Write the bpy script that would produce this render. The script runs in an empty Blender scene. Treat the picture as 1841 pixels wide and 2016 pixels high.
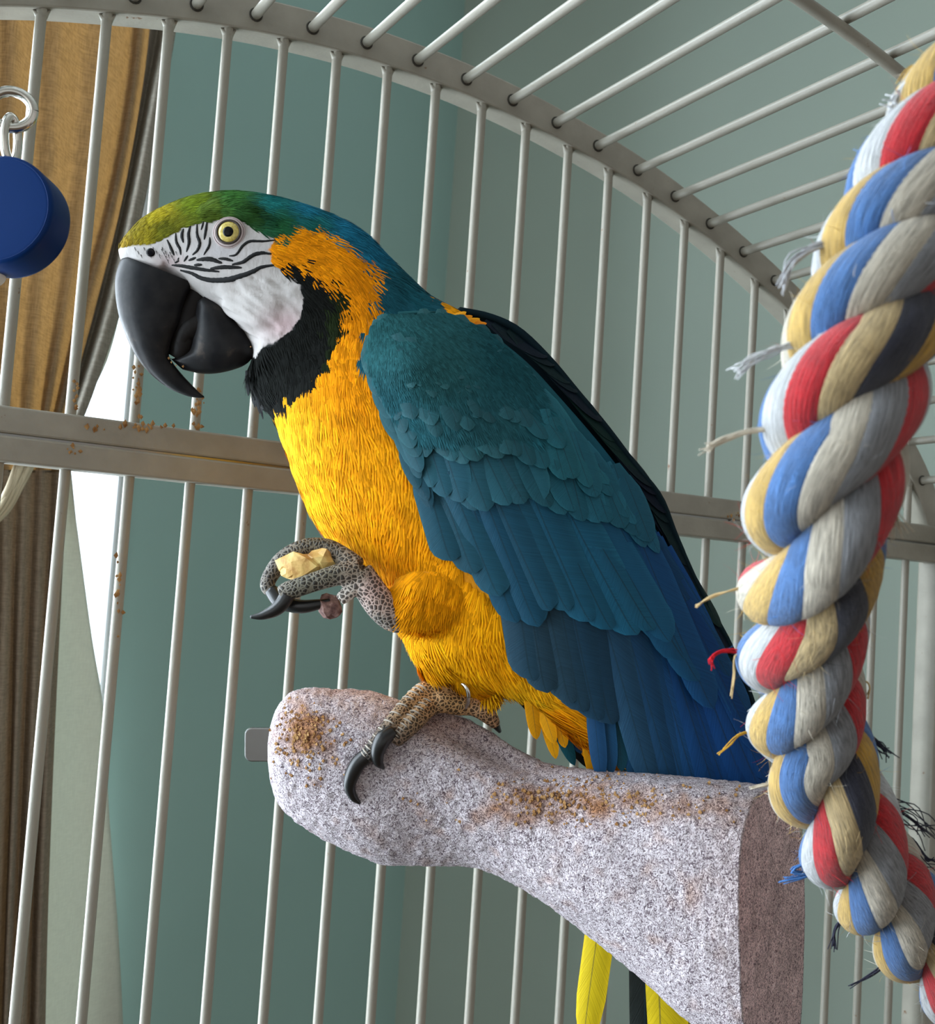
import bpy, bmesh, math, random
import numpy as np
from mathutils import Vector, Matrix
from mathutils.bvhtree import BVHTree

random.seed(7); rng = np.random.default_rng(7)
scene = bpy.context.scene
C = scene.collection

# ------------------------------------------------------------------ camera, world, lights
W_, H_ = 1841, 2016
FPX = 2379.23
RIGHT = np.array([0.87089193, -0.48701923, 0.06602663])
DOWN = np.array([0.09431258, 0.03375952, -0.99497007])
FWD = np.array([0.48234053, 0.87273854, 0.07533293])
CAM = np.array([0.0, 0.0, 1.45])

cam_data = bpy.data.cameras.new('camera'); cam = bpy.data.objects.new('camera', cam_data); C.objects.link(cam)
cam_data.sensor_fit = 'HORIZONTAL'; cam_data.sensor_width = 36.0; cam_data.lens = FPX * 36.0 / W_
m = Matrix.Identity(4)
for r in range(3):
    m[r][0] = RIGHT[r]; m[r][1] = -DOWN[r]; m[r][2] = -FWD[r]; m[r][3] = CAM[r]
cam.matrix_world = m
cam_data.clip_start = 0.02
cam_data.dof.use_dof = True; cam_data.dof.focus_distance = 0.60; cam_data.dof.aperture_fstop = 24
scene.camera = cam

world = bpy.data.worlds.new('world'); scene.world = world; world.use_nodes = True
bg = world.node_tree.nodes['Background']; bg.inputs[0].default_value = (0.97, 0.97, 0.95, 1); bg.inputs[1].default_value = 0.58

def area(name, loc, target, size, sizey, power, col):
    l = bpy.data.lights.new(name, 'AREA'); l.shape = 'RECTANGLE'; l.size = size; l.size_y = sizey; l.energy = power; l.color = col
    o = bpy.data.objects.new(name, l); C.objects.link(o); o.location = loc
    o.rotation_euler = (Vector(target) - Vector(loc)).to_track_quat('-Z', 'Y').to_euler()
    return o

scene.view_settings.view_transform = 'Standard'; scene.view_settings.look = 'None'
scene.view_settings.gamma = 1.0; scene.view_settings.exposure = 0.08
scene.view_settings.use_curve_mapping = False

# room geometry numbers (used by lights and walls)
def ray(u, v): return RIGHT * ((u - W_ / 2) / FPX) + DOWN * ((v - H_ / 2) / FPX) + FWD
def pt(u, v, Z): return CAM + ray(u, v) * Z
S = 0.034; Y0 = 19.6616 * S; X0 = 2.5992 * S
CORNER = ray(868, 700); CORNER = CORNER[:2] / np.linalg.norm(CORNER[:2]) * 1.75
AL = math.radians(40)
LDIR = np.array([-math.cos(AL), -math.sin(AL)]); LNRM = np.array([math.sin(AL), -math.cos(AL)])   # along left wall, normal into room
RDIR = np.array([math.sin(AL), -math.cos(AL)]); RNRM = np.array([-math.cos(AL), -math.sin(AL)])
def on_left_wall(u, v, off=0.0):
    d = ray(u, v); P = CORNER + LNRM * off
    t = (P @ LNRM) / (d[:2] @ LNRM); return CAM + d * t
def wl(P): return (np.array(P[:2]) - CORNER) @ LDIR
T0 = wl(on_left_wall(276, 600))          # right edge of the window opening, measured along the left wall
T1 = T0 + 1.15
ZW0, ZW1 = 0.75, 2.25
wc = CORNER + LDIR * (T0 + T1) / 2
# daylight outside the window in the left wall
area('daylight_window', (*(wc - LNRM * 0.45), 1.55), (*(wc + LNRM * 1.0), 1.4), 1.5, 1.7, 105, (0.86, 0.93, 1.0))
# added fill light on the camera's left hand side; no window is built there
area('side_fill', (-1.15, -0.25, 2.0), (0.3, 0.55, 1.4), 1.2, 1.4, 5.2, (0.93, 0.96, 1.0))

# ------------------------------------------------------------------ helpers
ORG = {}
def empty(name, loc, label=None, cat=None, group=None):
    o = bpy.data.objects.new(name, None); C.objects.link(o); o.location = loc; o.empty_display_size = 0.01
    ORG[o.name] = np.array(loc, float)
    if label: o['label'] = label; o['category'] = cat
    if group: o['group'] = group
    return o
def tag(o, label, cat, group=None):
    o['label'] = label; o['category'] = cat
    if group: o['group'] = group
    return o
def org(p): return ORG[p.name] if p is not None else np.zeros(3)
def link(o, parent=None):
    C.objects.link(o)
    if parent is not None: o.parent = parent; ORG[o.name] = ORG[parent.name]
    else: ORG[o.name] = np.array(o.location)
    return o
def mk(name, verts, faces, mat, parent=None, smooth=True, col=None, uv=None, at=None, fix=False):
    verts = np.asarray(verts, float)
    me = bpy.data.meshes.new(name)
    o0 = org(parent) if parent is not None else (np.array(at, float) if at is not None else np.zeros(3))
    me.from_pydata((verts - o0).tolist(), [], faces.tolist() if hasattr(faces, 'tolist') else faces); me.update()
    if fix:
        bm_ = bmesh.new(); bm_.from_mesh(me); bmesh.ops.recalc_face_normals(bm_, faces=bm_.faces); bm_.to_mesh(me); bm_.free()
    if smooth: me.polygons.foreach_set('use_smooth', [True] * len(me.polygons))
    if col is not None: setcol(me, col)
    if uv is not None:
        l = me.uv_layers.new(name='UVMap'); vi = np.zeros(len(me.loops), int); me.loops.foreach_get('vertex_index', vi)
        l.data.foreach_set('uv', np.asarray(uv, float)[vi].ravel())
    if mat: me.materials.append(mat)
    o = bpy.data.objects.new(name, me)
    if parent is None and at is not None: o.location = at
    return link(o, parent)
def setcol(me, col):
    a = me.color_attributes.new('Col', 'FLOAT_COLOR', 'POINT')
    c = np.ones((len(me.vertices), 4)); c[:, :3] = col; a.data.foreach_set('color', c.ravel())
def struct(o): o['kind'] = 'structure'; return o
def stuff(o): o['kind'] = 'stuff'; return o

def grid_faces(n, m, closed_m=False, closed_n=False):
    f = []
    for i in range(n if closed_n else n - 1):
        for j in range(m if closed_m else m - 1):
            a = i * m + j; b = i * m + (j + 1) % m; i2 = (i + 1) % n
            f.append((a, b, i2 * m + (j + 1) % m, i2 * m + j))
    return f
def tube(pts, rad, nr=10, cap=True, flat=None):
    """swept tube; rad scalar or list; flat=(a,b,normalvec) squashes the section"""
    P = np.asarray(pts, float); n = len(P); rad = np.broadcast_to(np.asarray(rad, float), (n,))
    T = np.gradient(P, axis=0); T /= np.linalg.norm(T, axis=1)[:, None] + 1e-12
    ref = np.array([0.0, 0, 1]) if abs(T[0][2]) < 0.9 else np.array([1.0, 0, 0])
    N = np.zeros_like(P); N[0] = np.cross(T[0], ref); N[0] /= np.linalg.norm(N[0])
    for i in range(1, n):
        v = N[i - 1] - T[i] * (N[i - 1] @ T[i]); N[i] = v / (np.linalg.norm(v) + 1e-12)
    B = np.cross(T, N)
    a = np.linspace(0, 2 * math.pi, nr, endpoint=False)
    V = (P[:, None] + rad[:, None, None] * (np.cos(a)[None, :, None] * N[:, None] + np.sin(a)[None, :, None] * B[:, None])).reshape(-1, 3)
    F = grid_faces(n, nr, True)
    if cap: F += [tuple(range(nr - 1, -1, -1)), tuple(range((n - 1) * nr, n * nr))]
    return V, F
def spline(P, n):
    """Catmull-Rom through the points P (any dimension), n samples"""
    P = np.asarray(P, float); Q = np.vstack([2 * P[0] - P[1], P, 2 * P[-1] - P[-2]])
    t = np.linspace(0, len(P) - 1, n); i = np.minimum(t.astype(int), len(P) - 2); f = (t - i)[:, None]
    a, b, c, d = Q[i], Q[i + 1], Q[i + 2], Q[i + 3]
    return 0.5 * (2 * b + (c - a) * f + (2 * a - 5 * b + 4 * c - d) * f ** 2 + (3 * b - a - 3 * c + d) * f ** 3)
def merge(*vf):
    V = []; F = []; o = 0
    for v, f in vf:
        V.append(np.asarray(v, float)); F += [tuple(int(i) + o for i in q) for q in f]; o += len(v)
    return np.vstack(V), F
def box(x0, x1, y0, y1, z0, z1):
    V = [(x, y, z) for x in (x0, x1) for y in (y0, y1) for z in (z0, z1)]
    return np.array(V, float), [(0, 1, 3, 2), (4, 6, 7, 5), (0, 4, 5, 1), (2, 3, 7, 6), (0, 2, 6, 4), (1, 5, 7, 3)]
def bevel(o, w, seg=2):
    b = o.modifiers.new('bevel', 'BEVEL'); b.width = w; b.segments = seg; b.limit_method = 'ANGLE'; return o
def lin(r, g, b):
    f = lambda c: (c / 255 / 12.92) if c <= 10 else ((c / 255 + 0.055) / 1.055) ** 2.4
    return (f(r), f(g), f(b))

# ------------------------------------------------------------------ materials
def mat(name, col=(0.5, 0.5, 0.5), rough=0.6, metal=0.0, spec=0.4):
    M = bpy.data.materials.new(name); M.use_nodes = True
    b = M.node_tree.nodes['Principled BSDF']
    b.inputs['Base Color'].default_value = (*col, 1); b.inputs['Roughness'].default_value = rough
    b.inputs['Metallic'].default_value = metal; b.inputs['Specular IOR Level'].default_value = spec
    return M
def nd(M, t, **kw):
    n = M.node_tree.nodes.new(t)
    for k, v in kw.items():
        if k in n.inputs: n.inputs[k].default_value = v
        else: setattr(n, k, v)
    return n
def ln(M, a, b): M.node_tree.links.new(a, b)
def bsdf(M): return M.node_tree.nodes['Principled BSDF']
def ramp(M, fac, stops):
    r = nd(M, 'ShaderNodeValToRGB'); e = r.color_ramp.elements
    e[0].position, e[0].color = stops[0][0], (*stops[0][1], 1); e[1].position, e[1].color = stops[-1][0], (*stops[-1][1], 1)
    for p, c in stops[1:-1]:
        x = e.new(p); x.color = (*c, 1)
    ln(M, fac, r.inputs[0]); return r.outputs[0]
def noise(M, scale, detail=3, coord='Object', rough=0.5, mapscale=None):
    tc = nd(M, 'ShaderNodeTexCoord'); n = nd(M, 'ShaderNodeTexNoise', Scale=scale, Detail=detail, Roughness=rough)
    if mapscale:
        mp = nd(M, 'ShaderNodeMapping'); mp.inputs['Scale'].default_value = mapscale
        ln(M, tc.outputs[coord], mp.inputs[0]); ln(M, mp.outputs[0], n.inputs['Vector'])
    else: ln(M, tc.outputs[coord], n.inputs['Vector'])
    return n.outputs['Fac']
def bump(M, h, strength=0.3, dist=0.001, prev=None):
    b = nd(M, 'ShaderNodeBump', Strength=strength, Distance=dist); ln(M, h, b.inputs['Height'])
    if prev is not None: ln(M, prev, b.inputs['Normal'])
    ln(M, b.outputs[0], bsdf(M).inputs['Normal']); return b.outputs[0]
def mixc(M, fac, a, b, mode='MIX'):
    n = nd(M, 'ShaderNodeMix', data_type='RGBA', blend_type=mode)
    for s, x in ((0, fac), (6, a), (7, b)):
        if hasattr(x, 'is_linked'): ln(M, x, n.inputs[s])
        else: n.inputs[s].default_value = x if s == 0 else (*x, 1)
    return n.outputs[2]
def attr(M, name='Col'):
    a = nd(M, 'ShaderNodeVertexColor'); a.layer_name = name; return a.outputs[0]
def objcol(M): return nd(M, 'ShaderNodeObjectInfo').outputs['Color']

# wall paint
M_wall = mat('teal_wall_paint', (0.165, 0.275, 0.262), 0.75, spec=0.25)
c = ramp(M_wall, noise(M_wall, 3, 4), [(0.3, (0.33, 0.50, 0.465)), (0.7, (0.36, 0.535, 0.50))]); ln(M_wall, c, bsdf(M_wall).inputs['Base Color'])
bump(M_wall, noise(M_wall, 260, 3), 0.12, 0.0008)
M_wall2 = mat('window_lit_wall_paint', (0.235, 0.315, 0.285), 0.75, spec=0.25)  # right wall: window light put into a lighter, greyer wall colour
c = ramp(M_wall2, noise(M_wall2, 3, 4), [(0.3, (0.375, 0.445, 0.385)), (0.7, (0.405, 0.475, 0.41))]); ln(M_wall2, c, bsdf(M_wall2).inputs['Base Color'])
bump(M_wall2, noise(M_wall2, 260, 3), 0.12, 0.0008)
M_floor = mat('floor_wood', (0.16, 0.10, 0.06), 0.5)
c = ramp(M_floor, noise(M_floor, 6, 5, mapscale=(1, 12, 1)), [(0.3, (0.12, 0.07, 0.04)), (0.7, (0.2, 0.13, 0.08))]); ln(M_floor, c, bsdf(M_floor).inputs['Base Color'])
M_ceil = mat('ceiling_paint', (0.7, 0.7, 0.68), 0.9)
bump(M_ceil, noise(M_ceil, 200, 3), 0.1, 0.001)
M_trim = mat('white_trim_paint', (0.72, 0.75, 0.78), 0.4)
bump(M_trim, noise(M_trim, 90, 2), 0.05, 0.0005)

# painted cage metal with chips of rust and grime
def cage_mat(name, base):
    M = mat(name, base, 0.42, spec=0.45)
    g = ramp(M, noise(M, 55, 4, 'Generated' if False else 'Object'), [(0.35, tuple(x * 0.86 for x in base)), (0.65, base)])
    geo = nd(M, 'ShaderNodeNewGeometry'); n2 = nd(M, 'ShaderNodeTexNoise', Scale=95.0, Detail=4.0, Roughness=0.65); ln(M, geo.outputs['Position'], n2.inputs['Vector'])
    rf = ramp(M, n2.outputs['Fac'], [(0.69, (0, 0, 0)), (0.74, (1, 1, 1))])
    c = mixc(M, rf, g, (0.16, 0.07, 0.025)); ln(M, c, bsdf(M).inputs['Base Color'])
    n3 = nd(M, 'ShaderNodeTexNoise', Scale=420.0, Detail=2.0); ln(M, geo.outputs['Position'], n3.inputs['Vector'])
    bump(M, n3.outputs['Fac'], 0.25, 0.0006)
    return M
M_cage = cage_mat('cream_painted_metal', (0.325, 0.30, 0.245))
M_steel = mat('brushed_steel', (0.30, 0.30, 0.29), 0.35, 1.0)
bump(M_steel, noise(M_steel, 300, 3), 0.1, 0.0003)
M_nickel = mat('nickel', (0.62, 0.60, 0.55), 0.2, 1.0)
bump(M_nickel, noise(M_nickel, 120, 2), 0.05, 0.0003)

# curtain cloths
def cloth(name, front, through, tw, ct=1.0):
    M = mat(name, front, 0.9, spec=0.1)
    g = noise(M, 900, 2, mapscale=(1, 1, 0.12)); g2 = noise(M, 900, 2, mapscale=(0.12, 0.12, 1)); 
    w = nd(M, 'ShaderNodeMath', operation='ADD'); ln(M, g, w.inputs[0]); ln(M, g2, w.inputs[1])
    w2 = nd(M, 'ShaderNodeMath', operation='MULTIPLY'); ln(M, w.outputs[0], w2.inputs[0]); w2.inputs[1].default_value = 0.5
    c = ramp(M, w2.outputs[0], [(0.38, tuple(x * (1 - 0.2 * ct) for x in front)), (0.62, tuple(min(1, x * (1 + 0.18 * ct)) for x in front))]); ln(M, c, bsdf(M).inputs['Base Color'])
    bn = bump(M, w2.outputs[0], 0.3 * ct, 0.0006)
    tr = nd(M, 'ShaderNodeBsdfTranslucent'); c2 = ramp(M, w2.outputs[0], [(0.38, tuple(x * (1 - 0.2 * ct) for x in through)), (0.62, tuple(min(1, x * (1 + 0.15 * ct)) for x in through))])
    ln(M, c2, tr.inputs[0]); ln(M, bn, tr.inputs['Normal'])
    mx = nd(M, 'ShaderNodeMixShader'); mx.inputs[0].default_value = tw
    ln(M, bsdf(M).outputs[0], mx.inputs[1]); ln(M, tr.outputs[0], mx.inputs[2]); ln(M, mx.outputs[0], M.node_tree.nodes['Material Output'].inputs[0])
    return M
M_curtain = cloth('tan_linen', (0.30, 0.235, 0.165), (0.40, 0.285, 0.145), 0.5)
M_curtain2 = cloth('tan_linen_gathered', (0.30, 0.245, 0.19), (0.45, 0.33, 0.2), 0.16)
M_hem = cloth('taupe_linen_hem', (0.30, 0.27, 0.225), (0.3, 0.25, 0.18), 0.10)
M_lining = cloth('pale_lining_cloth', (0.68, 0.68, 0.60), (0.50, 0.52, 0.45), 0.25, 0.25)
M_cord = mat('cream_cord_fibre', (0.55, 0.47, 0.33), 0.9)
bump(M_cord, noise(M_cord, 500, 3), 0.3, 0.0008)

M_glass = bpy.data.materials.new('window_glass'); M_glass.use_nodes = True
nt = M_glass.node_tree; nt.nodes.remove(nt.nodes['Principled BSDF'])
tr = nd(M_glass, 'ShaderNodeBsdfTransparent'); gl = nd(M_glass, 'ShaderNodeBsdfGlossy', Roughness=0.02); mx = nd(M_glass, 'ShaderNodeMixShader'); mx.inputs[0].default_value = 0.06
tr.inputs[0].default_value = (0.95, 0.98, 1, 1)
ln(M_glass, tr.outputs[0], mx.inputs[1]); ln(M_glass, gl.outputs[0], mx.inputs[2]); ln(M_glass, mx.outputs[0], nt.nodes['Material Output'].inputs[0])

# toy plastic
M_blue = mat('blue_plastic', (0.001, 0.022, 0.11), 0.42, spec=0.10)
bump(M_blue, noise(M_blue, 150, 2), 0.06, 0.0004)
M_bead = mat('white_bead_wood', (0.75, 0.73, 0.68), 0.5); bump(M_bead, noise(M_bead, 150, 2), 0.06, 0.0004)

# rope yarn: colour per object, fibres along the tube
M_yarn = mat('cotton_yarn', (0.5, 0.5, 0.5), 0.95, spec=0.1)
uvn = nd(M_yarn, 'ShaderNodeUVMap'); mp = nd(M_yarn, 'ShaderNodeMapping'); mp.inputs['Scale'].default_value = (9, 0.7, 1); ln(M_yarn, uvn.outputs[0], mp.inputs[0])
yn = nd(M_yarn, 'ShaderNodeTexNoise', Scale=3.0, Detail=4.0, Roughness=0.7); ln(M_yarn, mp.outputs[0], yn.inputs['Vector'])
oc = objcol(M_yarn)
v1 = ramp(M_yarn, yn.outputs['Fac'], [(0.32, (0.42, 0.42, 0.42)), (0.5, (0.85, 0.85, 0.85)), (0.68, (1.25, 1.25, 1.25))])
ln(M_yarn, mixc(M_yarn, 1.0, oc, v1, 'MULTIPLY'), bsdf(M_yarn).inputs['Base Color'])
bump(M_yarn, yn.outputs['Fac'], 0.9, 0.0016)
bsdf(M_yarn).inputs['Sheen Weight'].default_value = 0.3
M_fuzz = mat('cotton_fuzz', (0.6, 0.6, 0.6), 0.95, spec=0.05); ln(M_fuzz, attr(M_fuzz), bsdf(M_fuzz).inputs['Base Color'])

# perch grit
M_perch = mat('grit_stone', (0.6, 0.55, 0.56), 0.9, spec=0.2)
tc = nd(M_perch, 'ShaderNodeTexCoord')
nz = nd(M_perch, 'ShaderNodeTexNoise', Scale=640.0, Detail=3.0, Roughness=0.6, Distortion=1.8); ln(M_perch, tc.outputs['Object'], nz.inputs['Vector'])
vo = nd(M_perch, 'ShaderNodeTexVoronoi', Scale=520.0); ln(M_perch, tc.outputs['Object'], vo.inputs['Vector'])
gr = ramp(M_perch, nz.outputs['Fac'], [(0.37, (0.13, 0.10, 0.12)), (0.46, (0.44, 0.385, 0.40)), (0.57, (0.78, 0.73, 0.75))])
gr = mixc(M_perch, 1.0, gr, attr(M_perch), 'MULTIPLY'); ln(M_perch, gr, bsdf(M_perch).inputs['Base Color'])
hh = nd(M_perch, 'ShaderNodeMath', operation='SUBTRACT'); ln(M_perch, nz.outputs['Fac'], hh.inputs[0]); ln(M_perch, vo.outputs['Distance'], hh.inputs[1])
bump(M_perch, nz.outputs['Fac'], 0.9, 0.0016)
M_crumb = mat('dried_food', (0.33, 0.16, 0.05), 0.85)
ln(M_crumb, ramp(M_crumb, noise(M_crumb, 160, 2), [(0.35, (0.22, 0.09, 0.02)), (0.65, (0.45, 0.26, 0.10))]), bsdf(M_crumb).inputs['Base Color'])

# bird
M_plume = mat('plumage', (0.5, 0.5, 0.5), 0.7, spec=0.04); ln(M_plume, attr(M_plume), bsdf(M_plume).inputs['Base Color'])
M_body = mat('body_skin_and_down', (0.5, 0.5, 0.5), 0.7, spec=0.25); ln(M_body, attr(M_body), bsdf(M_body).inputs['Base Color'])
nb = noise(M_body, 260, 4); nb2 = noise(M_body, 700, 3, mapscale=(1, 1, 0.4)); bp = bump(M_body, nb, 0.35, 0.0008); bump(M_body, nb2, 0.35, 0.0005, bp)
# flight feather: colour per object; barbs and shaft from the UV map
M_feather = mat('vaned_feather', (0.1, 0.2, 0.25), 0.5, spec=0.12)
uvn = nd(M_feather, 'ShaderNodeUVMap'); sx = nd(M_feather, 'ShaderNodeSeparateXYZ'); ln(M_feather, uvn.outputs[0], sx.inputs[0])
ab = nd(M_feather, 'ShaderNodeMath', operation='ABSOLUTE'); ln(M_feather, sx.outputs[0], ab.inputs[0])
# barb coordinate = along - 0.35*|across|
mu = nd(M_feather, 'ShaderNodeMath', operation='MULTIPLY_ADD'); ln(M_feather, ab.outputs[0], mu.inputs[0]); mu.inputs[1].default_value = -0.12; ln(M_feather, sx.outputs[1], mu.inputs[2])
cx = nd(M_feather, 'ShaderNodeCombineXYZ'); ln(M_feather, mu.outputs[0], cx.inputs[0]); oi = nd(M_feather, 'ShaderNodeObjectInfo'); ln(M_feather, oi.outputs['Random'], cx.inputs[1])
bn_ = nd(M_feather, 'ShaderNodeTexNoise', Scale=150.0, Detail=3.0, Roughness=0.7); ln(M_feather, cx.outputs[0], bn_.inputs['Vector'])
vb = ramp(M_feather, bn_.outputs['Fac'], [(0.3, (0.78, 0.78, 0.78)), (0.7, (1.18, 1.18, 1.18))])
cc = mixc(M_feather, 1.0, oi.outputs['Color'], vb, 'MULTIPLY')
shf = ramp(M_feather, ab.outputs[0], [(0.02, (0.55, 0.55, 0.55)), (0.05, (0, 0, 0))])
cc = mixc(M_feather, shf, cc, (0.012, 0.03, 0.04))
edg = ramp(M_feather, ab.outputs[0], [(0.72, (0, 0, 0)), (1.0, (0.45, 0.45, 0.45))])
cc = mixc(M_feather, edg, cc, mixc(M_feather, 1.0, cc, (1.7, 1.6, 1.5), 'MULTIPLY'))
ln(M_feather, cc, bsdf(M_feather).inputs['Base Color']); bump(M_feather, bn_.outputs['Fac'], 0.35, 0.0006)
M_beak = mat('black_beak_horn', (0.012, 0.012, 0.013), 0.36, spec=0.12)
ln(M_beak, ramp(M_beak, noise(M_beak, 110, 5), [(0.35, (0.008, 0.008, 0.009)), (0.62, (0.018, 0.017, 0.017)), (0.72, (0.05, 0.04, 0.032))]), bsdf(M_beak).inputs['Base Color'])
bump(M_beak, noise(M_beak, 240, 4), 0.2, 0.0005)
M_claw = mat('black_claw_horn', (0.010, 0.010, 0.010), 0.32, spec=0.5); bump(M_claw, noise(M_claw, 200, 3), 0.1, 0.0004)
M_tongue = mat('dark_tongue', (0.010, 0.008, 0.007), 0.5, spec=0.15); bump(M_tongue, noise(M_tongue, 300, 3), 0.3, 0.0006)
M_stripe = mat('black_face_feather', (0.010, 0.010, 0.010), 0.7, spec=0.2); bump(M_stripe, noise(M_stripe, 900, 2), 0.3, 0.0003)
M_foot = mat('scaly_foot_skin', (0.3, 0.25, 0.2), 0.62, spec=0.35)
tc = nd(M_foot, 'ShaderNodeTexCoord'); vo = nd(M_foot, 'ShaderNodeTexVoronoi', Scale=500.0); vo.feature = 'DISTANCE_TO_EDGE'; ln(M_foot, tc.outputs['Object'], vo.inputs['Vector'])
sc = ramp(M_foot, vo.outputs['Distance'], [(0.05, (1.9, 1.85, 1.75)), (0.17, (0.30, 0.28, 0.26))])
ln(M_foot, mixc(M_foot, 1.0, attr(M_foot), sc, 'MULTIPLY'), bsdf(M_foot).inputs['Base Color'])
bump(M_foot, vo.outputs['Distance'], 0.8, 0.0012)
M_iris = mat('yellow_iris', (0.55, 0.42, 0.09), 0.15, spec=0.6)
ln(M_iris, ramp(M_iris, noise(M_iris, 900, 3), [(0.35, (0.42, 0.31, 0.06)), (0.65, (0.66, 0.54, 0.16))]), bsdf(M_iris).inputs['Base Color'])
M_pupil = mat('black_pupil', (0.004, 0.004, 0.004), 0.2, spec=0.15); ln(M_pupil, ramp(M_pupil, noise(M_pupil, 50, 1), [(0.3, (0.003, 0.003, 0.003)), (0.7, (0.006, 0.005, 0.005))]), bsdf(M_pupil).inputs['Base Color'])
M_lid = mat('eyelid_skin', (0.44, 0.36, 0.35), 0.6); bump(M_lid, noise(M_lid, 900, 2), 0.4, 0.0004)
M_scute = mat('pale_scute', (0.34, 0.30, 0.25), 0.6); bump(M_scute, noise(M_scute, 500, 2), 0.3, 0.0003)
M_nut = mat('nut_flesh', (0.62, 0.38, 0.10), 0.55)
ln(M_nut, ramp(M_nut, noise(M_nut, 130, 4), [(0.3, (0.42, 0.20, 0.05)), (0.5, (0.66, 0.42, 0.13)), (0.7, (0.78, 0.60, 0.22))]), bsdf(M_nut).inputs['Base Color']); bump(M_nut, noise(M_nut, 300, 4), 0.5, 0.001)
M_skin_bit = mat('nut_husk', (0.2, 0.1, 0.08), 0.8)
ln(M_skin_bit, ramp(M_skin_bit, noise(M_skin_bit, 350, 4), [(0.35, (0.10, 0.045, 0.04)), (0.6, (0.30, 0.17, 0.14)), (0.72, (0.6, 0.52, 0.5))]), bsdf(M_skin_bit).inputs['Base Color']); bump(M_skin_bit, noise(M_skin_bit, 400, 3), 0.5, 0.001)

# ------------------------------------------------------------------ the room
def wall_piece(t0, t1, z0, z1, base, dirv, nrm, th=0.10):
    a = base + dirv * t0; b = base + dirv * t1; c = b - nrm * th; d = a - nrm * th
    V = [(*p, z) for z in (z0, z1) for p in (a, b, c, d)]
    return np.array(V), [(0, 1, 2, 3), (4, 7, 6, 5), (0, 4, 5, 1), (1, 5, 6, 2), (2, 6, 7, 3), (3, 7, 4, 0)]
CZ = 2.5
V, F = merge(wall_piece(0, T0, 0, CZ, CORNER, LDIR, LNRM), wall_piece(T1, 2.6, 0, CZ, CORNER, LDIR, LNRM),
             wall_piece(T0, T1, 0, ZW0, CORNER, LDIR, LNRM), wall_piece(T0, T1, ZW1, CZ, CORNER, LDIR, LNRM))
struct(mk('wall_left', V, F, M_wall, smooth=False))
V, F = wall_piece(-0.1, 2.8, 0, CZ, CORNER, RDIR, RNRM); struct(mk('wall_right', V, F, M_wall2, smooth=False))
fx = np.array([(-3, -3.2, 0), (3.2, -3.2, 0), (3.2, 3, 0), (-3, 3, 0)])
V, F = box(-3, 3.2, -3.2, 3, -0.05, 0); struct(mk('floor', V, F, M_floor, smooth=False))
V, F = box(-3, 3.2, -3.2, 3, CZ, CZ + 0.05); struct(mk('ceiling', V, F, M_ceil, smooth=False))
# window: frame boards set in the opening, and the pane
def wbox(t0, t1, z0, z1, n0, n1):
    ps = [CORNER + LDIR * t + LNRM * n for t in (t0, t1) for n in (n0, n1)]
    V = [(*p, z) for p in ps for z in (z0, z1)]
    return np.array(V), [(0, 1, 3, 2), (4, 6, 7, 5), (0, 4, 5, 1), (2, 3, 7, 6), (0, 2, 6, 4), (1, 5, 7, 3)]
win = empty('window_1', (*(wc), ZW0)); struct(win)
fw = 0.014
for t0, t1, z0, z1 in ((T0 - 0.004, T0 + fw, ZW0, ZW1), (T1 - fw, T1 + 0.004, ZW0, ZW1), (T0, T1, ZW0, ZW0 + fw), (T0, T1, ZW1 - fw, ZW1)):
    V, F = wbox(t0, t1, z0, z1, -0.07, 0.004); bevel(mk('window_frame', V, F, M_trim, win, smooth=False), 0.003)
V, F = wbox(T0 + fw - 0.004, T1 - fw + 0.004, ZW0 + fw - 0.004, ZW1 - fw + 0.004, -0.045, -0.041); mk('window_pane', V, F, M_glass, win, smooth=False)

# ------------------------------------------------------------------ curtain, tied back at the window
def cloth_sheet(name, rows, mat_, parent, folds=None, at=None):
    """rows: list of (v, [ (u, offset_from_wall) ... ]) all with the same number of columns"""
    n = len(rows); mcol = len(rows[0][1])
    P = np.zeros((n, mcol, 3))
    for i, (v, cs) in enumerate(rows):
        for j, (u, off) in enumerate(cs): P[i, j] = on_left_wall(u, v, off)
    A = np.stack([spline(P[:, j], n * 6) for j in range(mcol)], 1)
    A = np.stack([spline(A[i], mcol * 6) for i in range(n * 6)], 0)
    V = A.reshape(-1, 3); F = grid_faces(n * 6, mcol * 6)
    o = mk(name, V, F, mat_, parent, at=at)
    s = o.modifiers.new('thick', 'SOLIDIFY'); s.thickness = 0.0012; s.offset = 0
    return o
cur = empty('curtain', on_left_wall(60, 2600, 0.06), 'tan linen curtain gathered and tied back at the bright window', 'curtain')
def crow(v, us, d0=0.055, amp=0.014, sgn=1):
    amp *= (0.34 if v < 700 else 0.55) if d0 > 0.04 else 1
    return (v, [(u, d0 + amp * (1 if j % 2 else -1) * sgn) for j, u in enumerate(us)])
rows = [crow(-150, [-260, -190, -120, -60, -10, 30, 80, 130, 180, 225, 262, 290, 306]),
        crow(30, [-240, -175, -110, -55, -8, 30, 75, 120, 165, 218, 258, 280, 296]),
        crow(200, [-215, -160, -100, -52, -10, 25, 68, 110, 150, 198, 240, 260, 275]),
        crow(400, [-180, -135, -88, -46, -12, 20, 60, 98, 130, 168, 204, 222, 238]),
        crow(600, [-130, -100, -66, -36, -10, 18, 48, 78, 106, 130, 152, 170, 188], amp=0.011),
        crow(760, [-90, -70, -48, -26, -6, 16, 38, 62, 84, 100, 116, 130, 145], amp=0.008),
        crow(860, [-70, -54, -36, -20, -2, 14, 32, 52, 72, 84, 96, 107, 120], amp=0.006),
        crow(930, [-64, -50, -34, -18, -2, 13, 30, 48, 66, 84, 100, 116, 130], amp=0.006)]
cloth_sheet('upper_drape', rows, M_curtain, cur)
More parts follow.
